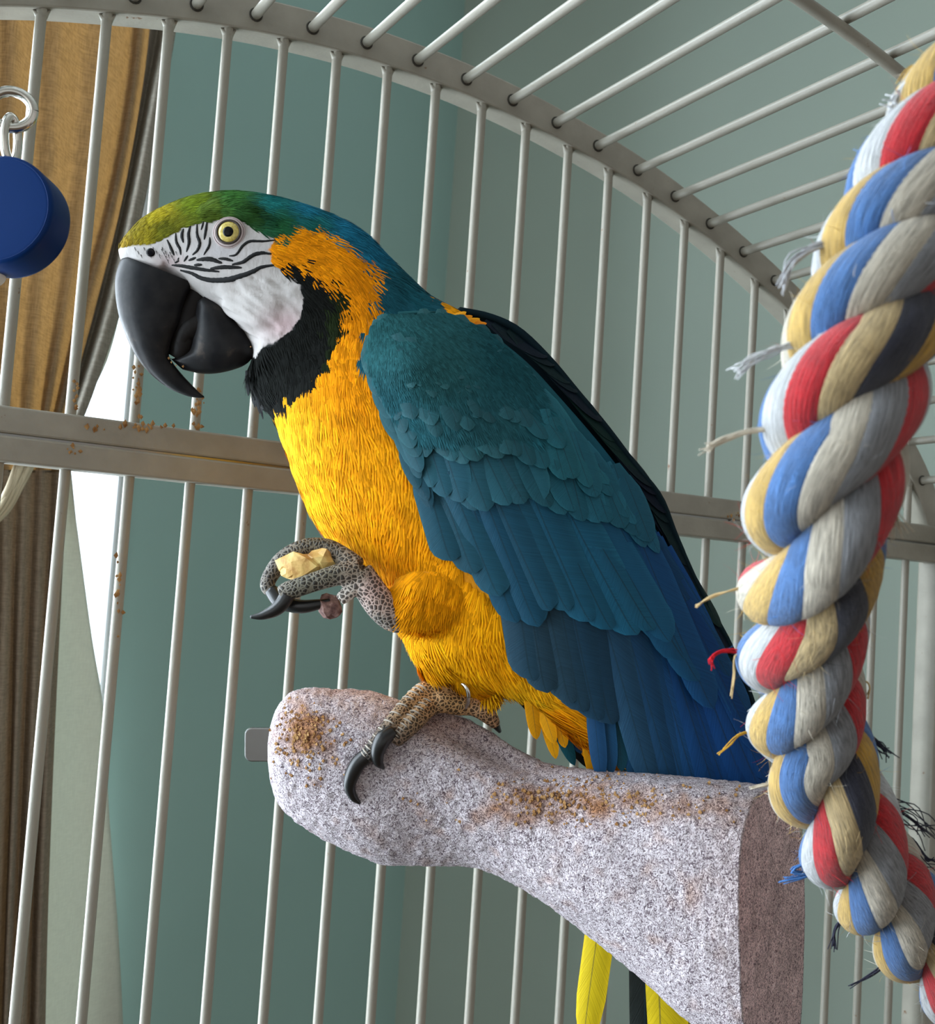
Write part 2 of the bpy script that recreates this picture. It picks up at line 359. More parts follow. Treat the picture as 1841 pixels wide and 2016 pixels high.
rows = [crow(925, [-64, -50, -34, -18, -2, 13, 30, 48, 66, 84, 100, 116, 130], amp=0.006),
        crow(1000, [-74, -56, -38, -20, -4, 12, 30, 48, 64, 82, 98, 114, 128], amp=0.007),
        crow(1200, [-100, -78, -54, -30, -10, 10, 26, 40, 56, 74, 90, 106, 118], amp=0.009),
        crow(1500, [-140, -108, -78, -50, -26, -2, 20, 30, 44, 62, 76, 92, 104], amp=0.011),
        crow(1800, [-170, -135, -100, -68, -40, -14, 10, 18, 32, 50, 64, 80, 93], amp=0.012),
        crow(2100, [-200, -160, -122, -86, -55, -28, -2, 8, 22, 40, 55, 72, 86], amp=0.012),
        crow(2600, [-240, -200, -160, -120, -86, -56, -28, -10, 6, 24, 40, 58, 74], amp=0.012)]
cloth_sheet('lower_drape', rows, M_curtain2, cur)
rows = [(v, [(a, 0.040), (b, 0.030), (c_, 0.048), (d, 0.050)]) for v, a, b, c_, d in ((-150, 296, 318, 340, 368), (30, 286, 312, 330, 350), (200, 265, 284, 300, 321), (400, 228, 244, 262, 284), (600, 178, 196, 216, 240), (760, 134, 150, 168, 188), (860, 108, 120, 134, 150), (930, 98, 108, 120, 131))]
cloth_sheet('turned_hem', rows, M_hem, cur)
# tie back band round the waist
a = [on_left_wall(u, v, o) for u, v, o in ((-95, 905, .03), (-40, 890, .085), (30, 882, .085), (100, 872, .08), (150, 862, .06), (160, 858, .035))]
V, F = tube(spline(a, 30), 0.009, 10); mk('tie_band', V, F, M_curtain, cur)
lin_ = empty('curtain_lining', on_left_wall(150, 2600, 0.03), 'pale green-grey lining cloth hanging behind the tan curtain', 'curtain')
rows = [crow(560, [150, 190, 215, 250], 0.030, 0.003), crow(700, [100, 140, 170, 214], 0.030, 0.003), crow(800, [70, 110, 140, 168], 0.030, 0.004),
        crow(880, [60, 90, 118, 138], 0.030, 0.004), crow(950, [60, 95, 124, 142], 0.030, 0.004), crow(1100, [50, 90, 125, 160], 0.030, 0.003), crow(1250, [45, 88, 130, 180], 0.030, 0.003),
        crow(1400, [40, 85, 145, 203], 0.030, 0.003), crow(1600, [30, 82, 150, 214], 0.030, 0.003), crow(1850, [18, 78, 160, 233], 0.030, 0.003), crow(2100, [5, 70, 160, 246], 0.030, 0.003), crow(2600, [-30, 50, 160, 275], 0.030, 0.003)]
cloth_sheet('lining_drape', rows, M_lining, lin_)
# cream tassel cord at the tie
tas = empty('tassel_cord', on_left_wall(30, 930, 0.09), 'cream frayed tassel cord hanging against the curtain tie', 'cord')
for k in range(7):
    a = [on_left_wall(44 + 5 * k - 12, 918, 0.088 + 0.002 * (k % 3)), on_left_wall(26 + 4 * k - 10, 960, 0.095), on_left_wall(4 + 4 * k - 10, 1000, 0.09 + 0.002 * (k % 2)), on_left_wall(-20 + 4 * k - 14, 1030, 0.085)]
    V, F = tube(spline(a, 14), 0.0021, 7); mk('cord_strand', V, F, M_cord, tas)

# ------------------------------------------------------------------ the cage
cage = empty('bird_cage', (X0 + 10 * S, Y0, CAM[2] - 0.48), 'cream painted metal bird cage with arched dome top and upright bars', 'cage')
def cz(i, z): return np.array([X0 + i * S, Y0, CAM[2] + z * S])
half = [(5.5, 9.62), (7, 9.56), (8, 9.46), (9, 9.31), (10, 9.11), (11, 8.88), (12, 8.59), (13, 8.23), (14, 7.82), (15, 7.35), (16, 6.83), (17, 6.22), (18, 5.50), (19, 4.65), (20, 3.55), (20.75, 2.30)]
arch_pts = [(11 - i, z) for i, z in half[:0:-1]] + half
ac = spline(np.array(arch_pts), 260)                       # lower edge of the arch, in (index, z) units
tg = np.gradient(ac, axis=0); tg /= np.linalg.norm(tg, axis=1)[:, None]; nr_ = np.stack([-tg[:, 1], tg[:, 0]], 1)   # outward normal
BR = 0.0030
def arch_mesh(y0, y1, th=0.60):
    V = []
    for (i, z), (ni, nz) in zip(ac, nr_):
        for off, y in ((0, y0), (th, y0), (th, y1), (0, y1)):
            V.append((X0 + (i + ni * off) * S, y, CAM[2] + (z + nz * off) * S))
    F = grid_faces(len(ac), 4, True) + [(3, 2, 1, 0), tuple(range(len(V) - 4, len(V)))]
    return np.array(V), F
V, F = arch_mesh(Y0 - 0.004, Y0 + 0.016); bevel(mk('arch_channel', V, F, M_cage, cage, smooth=False), 0.0012)
YF = Y0 - 0.66
V, F = arch_mesh(YF - 0.016, YF + 0.004); bevel(mk('arch_channel', V, F, M_cage, cage, smooth=False), 0.0012)
# bars: one shared unit cylinder
def ucyl(n=12):
    a = np.linspace(0, 2 * math.pi, n, endpoint=False)
    V = np.vstack([np.stack([np.cos(a), np.sin(a), 0 * a + z], 1) for z in (0, 1)])
    me = bpy.data.meshes.new('bar'); me.from_pydata(V.tolist(), [], grid_faces(2, n, True) + [tuple(range(n - 1, -1, -1)), tuple(range(n, 2 * n))])
    me.polygons.foreach_set('use_smooth', [len(p.vertices) == 4 for p in me.polygons]); me.materials.append(M_cage); return me
BAR = ucyl()
def rod(name, a, b, r, parent, me=BAR):
    a = np.array(a); b = np.array(b); d = Vector(b - a); L = d.length
    o = bpy.data.objects.new(name, me); link(o, parent)
    q = d.to_track_quat('Z', 'Y')
    o.matrix_local = Matrix.Translation(Vector(a - org(parent))) @ q.to_matrix().to_4x4() @ Matrix.Diagonal((r, r, L, 1))
    return o
ZB = CAM[2] - 0.47
RAIL_T, RAIL_M, RAIL_B = 2.5424, 2.1033, 1.6791
def arch_z(i): return np.interp(i, ac[:, 0], ac[:, 1])
for i in range(-3, 21):
    rod('bar', (X0 + i * S, Y0, ZB), (X0 + i * S, Y0, CAM[2] + (arch_z(i) + 0.05) * S), BR, cage)
    # weld bead at the arch
    V, F = tube(spline([cz(i - 0.13, arch_z(i - 0.13) - 0.0), cz(i, arch_z(i) - 0.1), cz(i + 0.13, arch_z(i + 0.13) - 0.0)], 7), [0.0004, 0.0013, 0.0026, 0.0036, 0.0026, 0.0013, 0.0004], 8)
    mk('weld', V, F, M_cage, cage)
for z0, z1, dy in ((RAIL_M + 0.02, RAIL_T, 0.0), (RAIL_B, RAIL_M - 0.02, 0.002)):
    V, F = box(X0 - 6.5 * S, X0 + 21.6 * S, Y0 - 0.006 - dy, Y0 + 0.007, CAM[2] + z0 * S, CAM[2] + z1 * S)
    bevel(mk('cross_rail', V, F, M_cage, cage, smooth=False), 0.0012)
V, F = box(X0 - 6.5 * S, X0 + 21.6 * S, Y0 - 0.004, Y0 + 0.006, CAM[2] + (RAIL_M - 0.03) * S, CAM[2] + (RAIL_M + 0.03) * S); mk('rail_seam', V, F, M_steel, cage, smooth=False)
V, F = box(X0 - 6.5 * S, X0 + 21.6 * S, Y0 - 0.008, Y0 + 0.008, ZB - 0.02, ZB + 0.01); bevel(mk('cross_rail', V, F, M_cage, cage, smooth=False), 0.0012)
V, F = box(X0 + 20.82 * S, X0 + 21.5 * S, Y0 - 0.010, Y0 + 0.012, ZB - 0.02, CAM[2] + RAIL_B * S + 0.001); bevel(mk('corner_post', V, F, M_cage, cage, smooth=False), 0.002)
V, F = box(X0 + 20.9 * S, X0 + 21.5 * S, YF - 0.02, Y0, CAM[2] + RAIL_B * S, CAM[2] + RAIL_T * S); bevel(mk('cross_rail', V, F, M_cage, cage, smooth=False), 0.0012)
def on_panel(u, v, y): d = ray(u, v); return CAM + d * (y / d[1])
VF = []
for (cu, cv, su, sv, n, y) in ((272, 780, 5, 28, 26, Y0 - 0.0032), (391, 800, 5, 26, 22, Y0 - 0.0032), (150, 780, 4, 22, 9, Y0 - 0.0032), (290, 838, 26, 6, 26, Y0 - 0.0064), (192, 843, 10, 4, 6, Y0 - 0.0064), (144, 890, 9, 7, 8, Y0 - 0.0084), (232, 1160, 4, 60, 16, Y0 - 0.0032), (1450, 1016, 12, 4, 7, Y0 - 0.0064)):
    for _ in range(n):
        p = on_panel(rng.normal(cu, su), rng.normal(cv, sv), y); r = rng.uniform(0.0004, 0.0013)
        A = np.array([(1.3, 0, 0), (-1.3, 0, 0), (0, 0.35, 0), (0, -0.35, 0), (0, 0, 1.6), (0, 0, -1.6)]) * (r * rng.uniform(0.6, 1.3, (6, 1)))
        VF.append((p + A, [(0, 2, 4), (2, 1, 4), (1, 3, 4), (3, 0, 4), (2, 0, 5), (1, 2, 5), (3, 1, 5), (0, 3, 5)]))
V, F = merge(*VF); stuff(mk('grime_flakes', V, F, M_crumb, cage, smooth=False))
# dome rods, evenly spaced along the arch, running out of the arch towards the front
al = np.concatenate([[0], np.cumsum(np.linalg.norm(np.diff(ac, axis=0), axis=1))])
def on_arch(s, off):
    i = np.array([np.interp(s, al, ac[:, 0]), np.interp(s, al, ac[:, 1])]); n = np.array([np.interp(s, al, nr_[:, 0]), np.interp(s, al, nr_[:, 1])])
    return i + n * off
s_mid = np.interp(9.555, ac[:, 0], al)
grom_a = np.linspace(0, 2 * math.pi, 16)
M_hole = mat('dark_hole_edge', (0.05, 0.045, 0.035), 0.8); bump(M_hole, noise(M_hole, 300, 2), 0.2, 0.0003)
for k in range(-14, 15):
    s = s_mid + k * 1.022
    if s < 0.4 or s > al[-1] - 0.4: continue
    i, z = on_arch(s, 0.28)
    P = np.array([X0 + i * S, 0, CAM[2] + z * S])
    rod('dome_rod', P + [0, Y0 + 0.004, 0], P + [0, YF, 0], BR * 1.02, cage)
    V, F = tube([P + np.array([0.0036 * math.cos(t), Y0 - 0.0042, 0.0036 * math.sin(t)]) for t in grom_a], 0.0006, 6, cap=False); mk('rod_hole', V, F, M_hole, cage)
# cross rib lying under the dome rods
YR = 0.443
V = []
rc = np.array([on_arch(s, 0.28 - 0.19) for s in np.linspace(1, al[-1] - 0.05, 120)])
V, F = tube(np.stack([X0 + rc[:, 0] * S, 0 * rc[:, 0] + YR, CAM[2] + rc[:, 1] * S], 1), BR * 1.15, 10); mk('dome_rib', V, F, M_cage, cage)

# ------------------------------------------------------------------ grit perch
ZBIRD = 0.60; K = ZBIRD / FPX
def U(u, v, w): return pt(u, v, ZBIRD - w * K)          # pixel + height (in bird pixels) towards the camera
perch = empty('perch', pt(560, 1500, 0.66), 'lilac-grey grit-covered twisted perch crusted with dried food', 'perch')
psec = [  # u, top v, bottom v, centre w, half thickness
    (527, 1462, 1500, -42, 18), (533, 1425, 1540, -42, 52), (548, 1390, 1580, -42, 80), (575, 1366, 1608, -42, 100), (612, 1357, 1634, -40, 115), (660, 1357, 1662, -40, 124), (750, 1366, 1702, -36, 128),
    (830, 1384, 1704, -30, 126), (900, 1406, 1706, -22, 122), (960, 1434, 1717, -12, 122), (1020, 1470, 1745, 0, 126), (1080, 1502, 1785, 14, 132), (1140, 1512, 1830, 28, 140),
    (1200, 1517, 1872, 44, 148), (1300, 1525, 1952, 72, 158), (1400, 1532, 2040, 102, 166), (1470, 1540, 2100, 122, 170), (1520, 1552, 2140, 136, 172)]
ps = spline(np.array(psec, float), 230); NA = 150
aa = np.linspace(0, 2 * math.pi, NA, endpoint=False)
PV = []
for (u, t, b, w, th) in ps:
    cv, hv = (t + b) / 2, (b - t) / 2
    right_t = np.clip((u - 950) / 400, 0, 1)
    ex = 1.0 - 0.25 * right_t
    for a in aa:
        ca, sa = math.cos(a), math.sin(a)
        x = math.copysign(abs(ca) ** ex, ca); y = math.copysign(abs(sa) ** ex, sa)
        # the crest twists from the middle of the body to its front edge along the perch
        vv = cv - hv * y; ww = w + th * x * (0.92 + 0.08 * y)
        g = math.exp(-((u - 960) / 130.0) ** 2) * math.exp(-((a - 1.05) / 0.42) ** 2)    # groove between the two twisted lobes
        ww -= 40 * g; vv += 26 * g
        uu = u - 0.41 * (ww - w) * np.clip((u - 560) / 900, 0, 1)          # cut end leans back from the camera
        PV.append((uu, vv, ww))
PV = np.array(PV)
PW = np.array([U(u, v, w) for u, v, w in PV])
# end face: inner rings
nsec = len(ps); last = PW[-NA:]; cen = last.mean(0); lastp = PV[-NA:]; cenp = lastp.mean(0)
rings = [last + (cen - last) * f for f in np.linspace(0.04, 0.97, 26)]; ringp = [lastp + (cenp - lastp) * f for f in np.linspace(0.04, 0.97, 26)]
Vp = np.vstack([PW] + rings); Vq = np.vstack([PV] + ringp); ntot = nsec + len(rings)
F = grid_faces(ntot, NA, True) + [tuple(range(NA)), tuple(range((ntot - 1) * NA, ntot * NA))[::-1]]
endf = np.concatenate([np.zeros(nsec), np.ones(len(rings))]).repeat(NA)
def vnoise(P, scale, seed=0):
    """cheap value noise, trilinear"""
    P = np.asarray(P) * scale + seed * 17.3; i = np.floor(P).astype(int); f = P - i; f = f * f * (3 - 2 * f)
    def h(a): 
        x = (a[:, 0] * 374761393 + a[:, 1] * 668265263 + a[:, 2] * 2147483647 + seed * 144665) & 0x7fffffff
        x = ((x ^ (x >> 13)) * 1274126177) & 0x7fffffff
        return ((x ^ (x >> 16)) & 0xffff) / 65535.0
    r = 0
    for dx in (0, 1):
        for dy in (0, 1):
            for dz in (0, 1):
                r = r + h(i + np.array([dx, dy, dz])) * np.where(dx, f[:, 0], 1 - f[:, 0]) * np.where(dy, f[:, 1], 1 - f[:, 1]) * np.where(dz, f[:, 2], 1 - f[:, 2])
    return r
nv = Vp - np.repeat(np.vstack([PW.reshape(nsec, NA, 3).mean(1), np.repeat(cen[None], len(rings), 0)]), NA, 0)
nv /= np.linalg.norm(nv, axis=1)[:, None] + 1e-9
amp = np.where(endf > 0, 0.0, 1.0); Vp0 = Vp.copy()
Vp = Vp + nv * (amp * ((vnoise(Vp, 300, 1) - 0.5) * 0.0011 + (vnoise(Vp, 620, 2) - 0.5) * 0.0010 + (vnoise(Vp, 40, 3) - 0.5) * 0.003))[:, None]
# colours: stains with their own outlines
base = np.repeat(np.array([[1.0, 0.965, 0.985]]), len(Vp), 0)
lp = vnoise(Vp, 55, 4); base *= (0.9 + 0.16 * lp)[:, None]
st = vnoise(Vp, 110, 5) * 0.6 + vnoise(Vp, 260, 6) * 0.4
def blob(cu, cv, ru, rv): return np.exp(-((Vq[:, 0] - cu) / ru) ** 2 - ((Vq[:, 1] - cv) / rv) ** 2) * (Vq[:, 2] > -30)
stain = np.clip(np.maximum.reduce([blob(602, 1440, 60, 62) * 1.2, blob(1130, 1580, 190, 40) * 1.15, blob(1010, 1600, 90, 30), blob(1350, 1590, 110, 50) * 0.7, blob(1380, 1740, 80, 40) * 0.45]) + (st - 0.62) * 1.6, 0, 1)
warm = np.clip(blob(880, 1420, 130, 26) + blob(680, 1362, 120, 16) + 0.25 * blob(1460, 1700, 70, 300), 0, 1)
base = base * (1 - 0.9 * stain[:, None]) + 0.9 * stain[:, None] * np.array([0.55, 0.24, 0.06])
base = base * (1 - 0.6 * warm[:, None]) + 0.6 * warm[:, None] * np.array([0.75, 0.48, 0.33])
e = endf > 0; eb = np.array([1.3, 1.03, 1.0]) * (0.75 + 0.5 * vnoise(Vp, 140, 8))[:, None]
base[e] = eb[e]
perch_body = mk('perch_body', Vp, F, M_perch, perch, col=base, fix=True)
perch_bvh = BVHTree.FromPolygons([Vector(v) for v in Vp0], F)
def cast(bvh, u, v):
    h = bvh.ray_cast(Vector(CAM), Vector(ray(u, v)).normalized()); return h
# crumbs of dried food stuck on the stains
VF = []
for _ in range(620):
    if rng.random() < 0.36: u, v = rng.normal(602, 34), rng.normal(1445, 38)
    else: u, v = rng.normal(1150, 120), rng.normal(1578, 26)
    h = cast(perch_bvh, u, v)
    if h[0] is None: continue
    r = rng.uniform(0.0004, 0.0013); n = np.array(h[1]); n = n if n @ FWD < 0 else -n; p = np.array(h[0]) + n * r * 0.1
    A = np.array([(1, 0, 0), (-1, 0, 0), (0, 1, 0), (0, -1, 0), (0, 0, 1), (0, 0, -1)]) * (r * rng.uniform(0.6, 1.3, (6, 1)))
    VF.append((p + A, [(0, 2, 4), (2, 1, 4), (1, 3, 4), (3, 0, 4), (2, 0, 5), (1, 2, 5), (3, 1, 5), (0, 3, 5)]))
V, F = merge(*VF); stuff(mk('food_crumbs', V, F, M_crumb, perch, smooth=False))
# steel bracket that clamps the perch to the bars
def rrect(u0, u1, v0, v1, r, Z, th, n=6):
    pts = []
    for cu, cv, a0 in ((u1 - r, v0 + r, -90), (u1 - r, v1 - r, 0), (u0 + r, v1 - r, 90), (u0 + r, v0 + r, 180)):
        for t in range(n + 1):
            a = math.radians(a0 + 90 * t / n); pts.append((cu + r * math.cos(a), cv + r * math.sin(a)))
    A = np.array([pt(u, v, Z) for u, v in pts]); Bk = A + FWD * th; m_ = len(A)
    return np.vstack([A, Bk]), grid_faces(2, m_, True) + [tuple(range(m_ - 1, -1, -1)), tuple(range(m_, 2 * m_))]
V, F = rrect(481, 640, 1433, 1500, 14, 0.672, 0.003); bevel(mk('clamp_plate', V, F, M_steel, perch, smooth=False), 0.0007)
rod('clamp_bolt', pt(585, 1466, 0.615), pt(585, 1466, 0.712), 0.004, perch, ucyl()).data.materials.clear()
perch.children[-1].data.materials.append(M_steel)
V, F = rrect(530, 690, 1433, 1500, 14, 0.7125, 0.003); bevel(mk('clamp_plate', V, F, M_steel, perch, smooth=False), 0.0007)

# ------------------------------------------------------------------ twisted cotton rope
YC = {'yellow': (0.54, 0.345, 0.095), 'blue': (0.065, 0.16, 0.37), 'cream': (0.55, 0.485, 0.385), 'white': (0.52, 0.52, 0.52), 'grey': (0.25, 0.25, 0.26), 'red': (0.52, 0.018, 0.025),
      'tan': (0.55, 0.40, 0.20), 'black': (0.03, 0.03, 0.045), 'mustard': (0.50, 0.28, 0.035)}
rope_c = [(2140, -60, 150), (2030, 70, 150), (1938, 190, 152), (1864, 300, 155), (1798, 430, 156), (1738, 570, 157), (1690, 700, 157), (1646, 860, 156), (1608, 1030, 150), (1584, 1180, 134), (1576, 1310, 126), (1592, 1440, 119),
          (1636, 1565, 117), (1688, 1680, 112), (1752, 1775, 106), (1832, 1868, 103), (1925, 1960, 100), (2040, 2060, 98)]
RR = 0.0218
ctrl = np.array([pt(u, v, RR * FPX / r) for u, v, r in rope_c])
ctrl = np.vstack([ctrl[0] + np.array([0.06, 0.01, 0.12]), ctrl[0] + np.array([0.035, 0.005, 0.06]), ctrl, ctrl[-1] + (ctrl[-1] - ctrl[-2]) * 1.6 + np.array([0, 0, 0.03])])
NR = 760
cl = spline(ctrl, NR)
sl = np.concatenate([[0], np.cumsum(np.linalg.norm(np.diff(cl, axis=0), axis=1))])
ss = np.linspace(0, sl[-1], NR); cl = np.stack([np.interp(ss, sl, cl[:, k]) for k in range(3)], 1)
T = np.gradient(cl, axis=0); T /= np.linalg.norm(T, axis=1)[:, None]
A1 = np.cross(T, FWD); A1 /= np.linalg.norm(A1, axis=1)[:, None]; A2 = np.cross(T, A1)       # A1 sideways, A2 in depth
# strand phase: one turn for three lobes; pixel pitch measured along the rope
lobes = [(0, -4), (120, -3), (250, -2), (395, -1), (530, 0), (700, 1), (860, 2), (1030, 3), (1180, 4), (1310, 5), (1440, 6), (1565, 7), (1690, 8), (1775, 9), (1868, 10), (1960, 11)]
vpx = np.array([H_ / 2 + FPX * ((p - CAM) @ DOWN) / ((p - CAM) @ FWD) for p in cl])
lob = np.interp(vpx, [l[0] for l in lobes], [l[1] for l in lobes])
lob = np.where(vpx < 0, -4 + vpx / 110, lob)
phi = 2 * math.pi * (lob) / 3.0
kk = np.convolve(np.pad(phi, 15, 'edge'), np.ones(31) / 31, 'valid'); phi = kk
rope = empty('cotton_rope', cl[-1], 'thick twisted cotton rope in red, blue, yellow, cream and grey yarn', 'rope')
R0, RS = RR * 0.50, RR * 0.46
strand_cols = {0: ['blue', 'mustard', 'black', 'tan', 'red', 'white'], 1: ['white', 'red', 'grey', 'cream', 'blue', 'yellow'], 2: ['cream', 'red', 'grey', 'cream', 'blue', 'yellow']}
fz_p = []; fz_d = []; fz_c = []
PSI0 = math.pi / 6
for s in range(3):
    a = phi - 2 * math.pi * (s + 1) / 3.0 + math.pi / 2      # strand s faces the camera on lobes 1+s
    rad = np.cos(a)[:, None] * A1 + np.sin(a)[:, None] * A2
    sc_ = cl + rad * R0
    st_ = np.gradient(sc_, axis=0); st_ /= np.linalg.norm(st_, axis=1)[:, None]
    nb_ = rad - st_ * np.sum(rad * st_, 1)[:, None]; nb_ /= np.linalg.norm(nb_, axis=1)[:, None]; bb_ = np.cross(st_, nb_)
    V, F = tube(sc_, RS * 0.80, 10); core = mk('strand', V, F, M_yarn, rope, uv=np.zeros((len(V), 2))); core.color = (*YC['grey'], 1)
    n = len(strand_cols[s])
    for j, cn in enumerate(strand_cols[s]):
        psi = 2 * math.pi * j / n + PSI0 + (-2.0) * a
        off = np.cos(psi)[:, None] * nb_ + np.sin(psi)[:, None] * bb_
        path = sc_ + off * RS * 0.72
        tt = np.gradient(path, axis=0); tt /= np.linalg.norm(tt, axis=1)[:, None]
        o2 = off - tt * np.sum(off * tt, 1)[:, None]; o2 /= np.linalg.norm(o2, axis=1)[:, None]; o3 = np.cross(tt, o2)
        na = 14; an = np.linspace(0, 2 * math.pi, na, endpoint=False)
        hw, hh_ = RS * 0.60, RS * 0.34
        V = (path[:, None] + hh_ * np.cos(an)[None, :, None] * o2[:, None] + hw * np.sin(an)[None, :, None] * o3[:, None])
        uvs = np.stack(np.broadcast_arrays(np.abs(an / math.pi - 1)[None, :] * 1.0, (ss / RS)[:, None]), -1).reshape(-1, 2)
        y = mk('yarn', V.reshape(-1, 3), grid_faces(NR, na, True), M_yarn, core, uv=uvs); y.color = (*YC[cn], 1)
        for q in range(210):
            i = rng.integers(5, NR - 5); al_ = rng.uniform(-1.2, 1.2)
            fz_p.append(path[i] + hh_ * math.cos(al_) * o2[i] + hw * math.sin(al_) * o3[i])
            d = o2[i] * rng.uniform(0.2, 0.9) + tt[i] * rng.normal(0, 0.9) + o3[i] * rng.normal(0, 0.6); fz_d.append(d / np.linalg.norm(d)); fz_c.append(YC[cn])
# loose fibres
def fibres(P, D, Cc, L, wd, bend=0.4):
    n = len(P); P = np.array(P); D = np.array(D); L = np.broadcast_to(L, (n,))
    side = np.cross(D, rng.normal(size=(n, 3))); side /= np.linalg.norm(side, axis=1)[:, None]; bd = np.cross(D, side)
    V = []; lv = 5
    for k in range(lv):
        f = k / (lv - 1); c = P + D * (L * f)[:, None] + bd * (L * bend * f * f)[:, None]; w_ = wd * (1 - 0.7 * f)
        V.append(c - side * w_); V.append(c + side * w_)
    V = np.stack(V, 1).reshape(-1, 3)
    b = (np.arange(n) * lv * 2)[:, None]; F = np.concatenate([b + np.array([2 * k, 2 * k + 1, 2 * k + 3, 2 * k + 2]) for k in range(lv - 1)])
    return V, F, np.repeat(np.array(Cc), lv * 2, 0)
V, F, cc_ = fibres(fz_p, fz_d, fz_c, rng.uniform(0.002, 0.0075, len(fz_p)), 0.00007)
stuff(mk('loose_fibres', V, F, M_fuzz, rope, col=np.clip(cc_ * 1.25, 0, 1)))
# frayed ends of yarn sticking out of the rope
tufts = [([(1700, 470), (1620, 485), (1565, 515), (1540, 565)], 'grey', 14, 0.365, 10), ([(1560, 680), (1520, 690), (1480, 712), (1450, 738)], 'white', 12, 0.36, 8), ([(1520, 845), (1470, 850), (1420, 868), (1388, 884)], 'cream', 8, 0.35, 6),
         ([(1830, 150), (1790, 170), (1765, 195), (1755, 205)], 'white', 22, 0.345, 16), ([(1841, 120), (1800, 140), (1770, 180)], 'yellow', 12, 0.345, 8), ([(1500, 1150), (1450, 1160), (1400, 1175), (1372, 1195)], 'tan', 4, 0.385, 4), ([(1480, 1285), (1430, 1280), (1400, 1295), (1398, 1312)], 'red', 6, 0.40, 7),
         ([(1450, 1290), (1445, 1330), (1440, 1370)], 'tan', 3, 0.40, 3), ([(1500, 1440), (1460, 1445), (1435, 1470), (1415, 1484)], 'mustard', 3, 0.425, 3), ([(1540, 1540), (1510, 1545), (1480, 1552)], 'cream', 5, 0.43, 5),
         ([(1700, 1450), (1730, 1465), (1750, 1490)], 'black', 12, 0.47, 12), ([(1740, 1580), (1790, 1610), (1830, 1640)], 'black', 16, 0.50, 16), ([(1790, 1650), (1820, 1690), (1841, 1700)], 'black', 10, 0.50, 10), ([(1690, 1800), (1650, 1820), (1645, 1870)], 'black', 9, 0.475, 9),
         ([(1735, 1905), (1705, 1925), (1672, 1947)], 'black', 5, 0.47, 4), ([(1560, 1715), (1590, 1725), (1545, 1735)], 'blue', 10, 0.44, 8), ([(1720, 1010), (1750, 1000), (1765, 1040)], 'cream', 22, 0.385, 26), ([(1700, 1340), (1712, 1352), (1708, 1375)], 'tan', 3, 0.43, 3)]
upx = np.array([W_ / 2 + FPX * ((p - CAM) @ RIGHT) / ((p - CAM) @ FWD) for p in cl])
for path, cn, n, Z, spr in tufts:
    i0 = int(np.argmin((upx - path[0][0]) ** 2 + (vpx - path[0][1]) ** 2)); Z = (cl[i0] - CAM) @ FWD; rpx = RR * FPX / Z
    dv = np.array(path[0], float) - [upx[i0], vpx[i0]]; dl = np.linalg.norm(dv); st0 = np.array([upx[i0], vpx[i0]]) + dv * min(1.0, 0.7 * rpx / max(dl, 1)); path = [tuple(st0)] + (list(path) if dl > 0.75 * rpx else list(path[1:]))
    VF = []
    for q in range(n):
        P3 = [pt(u + rng.normal(0, spr * 0.26 * (0.3 + k)), v + rng.normal(0, spr * 0.26 * (0.3 + k)), Z + rng.normal(0, 0.001)) for k, (u, v) in enumerate(path)]
        sp = spline(P3, 12); VF.append(tube(sp, np.linspace(0.00035, 0.00018, 12), 5))
    V, F = merge(*VF); mk('frayed_yarn', V, F, M_fuzz, rope, col=np.repeat(np.array([YC[cn]]) * (1.0 if cn != 'grey' else 1.6), len(V), 0))

# ------------------------------------------------------------------ blue hanging toy
ZT = 0.50
toy = empty('hanging_toy', pt(0, 430, ZT + 0.01), 'blue plastic disc toy hanging from metal rings before the bars', 'toy')
ax = (RIGHT * 0.10 + DOWN * 0.14 + FWD * 0.98); ax /= np.linalg.norm(ax)
e1 = np.cross(ax, [0, 0, 1.0]); e1 /= np.linalg.norm(e1); e2 = np.cross(e1, ax)
c0 = pt(-7, 411, ZT); kT = ZT / FPX; prof = [(0, 0), (1, 0.0), (50, 0.0), (100, 0), (107, 0.5), (110, 2), (112, 5), (113, 12), (113, 40), (113, 82), (112, 89), (109, 93), (104, 95), (50, 95), (1, 95), (0, 95)]
na = 64; an = np.linspace(0, 2 * math.pi, na, endpoint=False)
V = np.array([c0 + kT * (r * (math.cos(a) * e1 + math.sin(a) * e2) + d * ax) for r, d in prof[1:-1] for a in an])
n_ = len(prof) - 2; F = grid_faces(n_, na, True) + [tuple(range(na)), tuple(range((n_ - 1) * na, n_ * na))[::-1]]
mk('disc', V, F, M_blue, toy, fix=True)
rim = [c0 + kT * (106 * (math.cos(a) * e1 + math.sin(a) * e2) + 1.5 * ax) for a in np.linspace(0, 2 * math.pi, 65)]; V, F = tube(rim, 1.6 * kT, 8, cap=False); mk('disc_rim', V, F, M_blue, toy)
def ringtube(cu, cv, Z, a_, b_, r, tilt, n=40):
    ex = RIGHT * math.cos(tilt) + FWD * math.sin(tilt)
    P = [pt(cu, cv, Z) + kT * (a_ * math.cos(t) * ex - b_ * math.sin(t) * DOWN) for t in np.linspace(0, 2 * math.pi, n)]
    return tube(P, r * kT, 10, cap=False)
V, F = ringtube(22, 216, ZT + 0.012, 42, 37, 11, 0.25); mk('ring', V, F, M_nickel, toy)
V, F = ringtube(22, 275, ZT + 0.012, 16, 46, 9, 1.0); mk('link', V, F, M_nickel, toy)
V, F = ringtube(-30, 160, ZT + 0.012, 18, 70, 9, 0.9); mk('link', V, F, M_nickel, toy)
rod('hang_wire', pt(-36, 95, ZT + 0.012), pt(-60, -420, ZT + 0.012), 0.0012, toy)
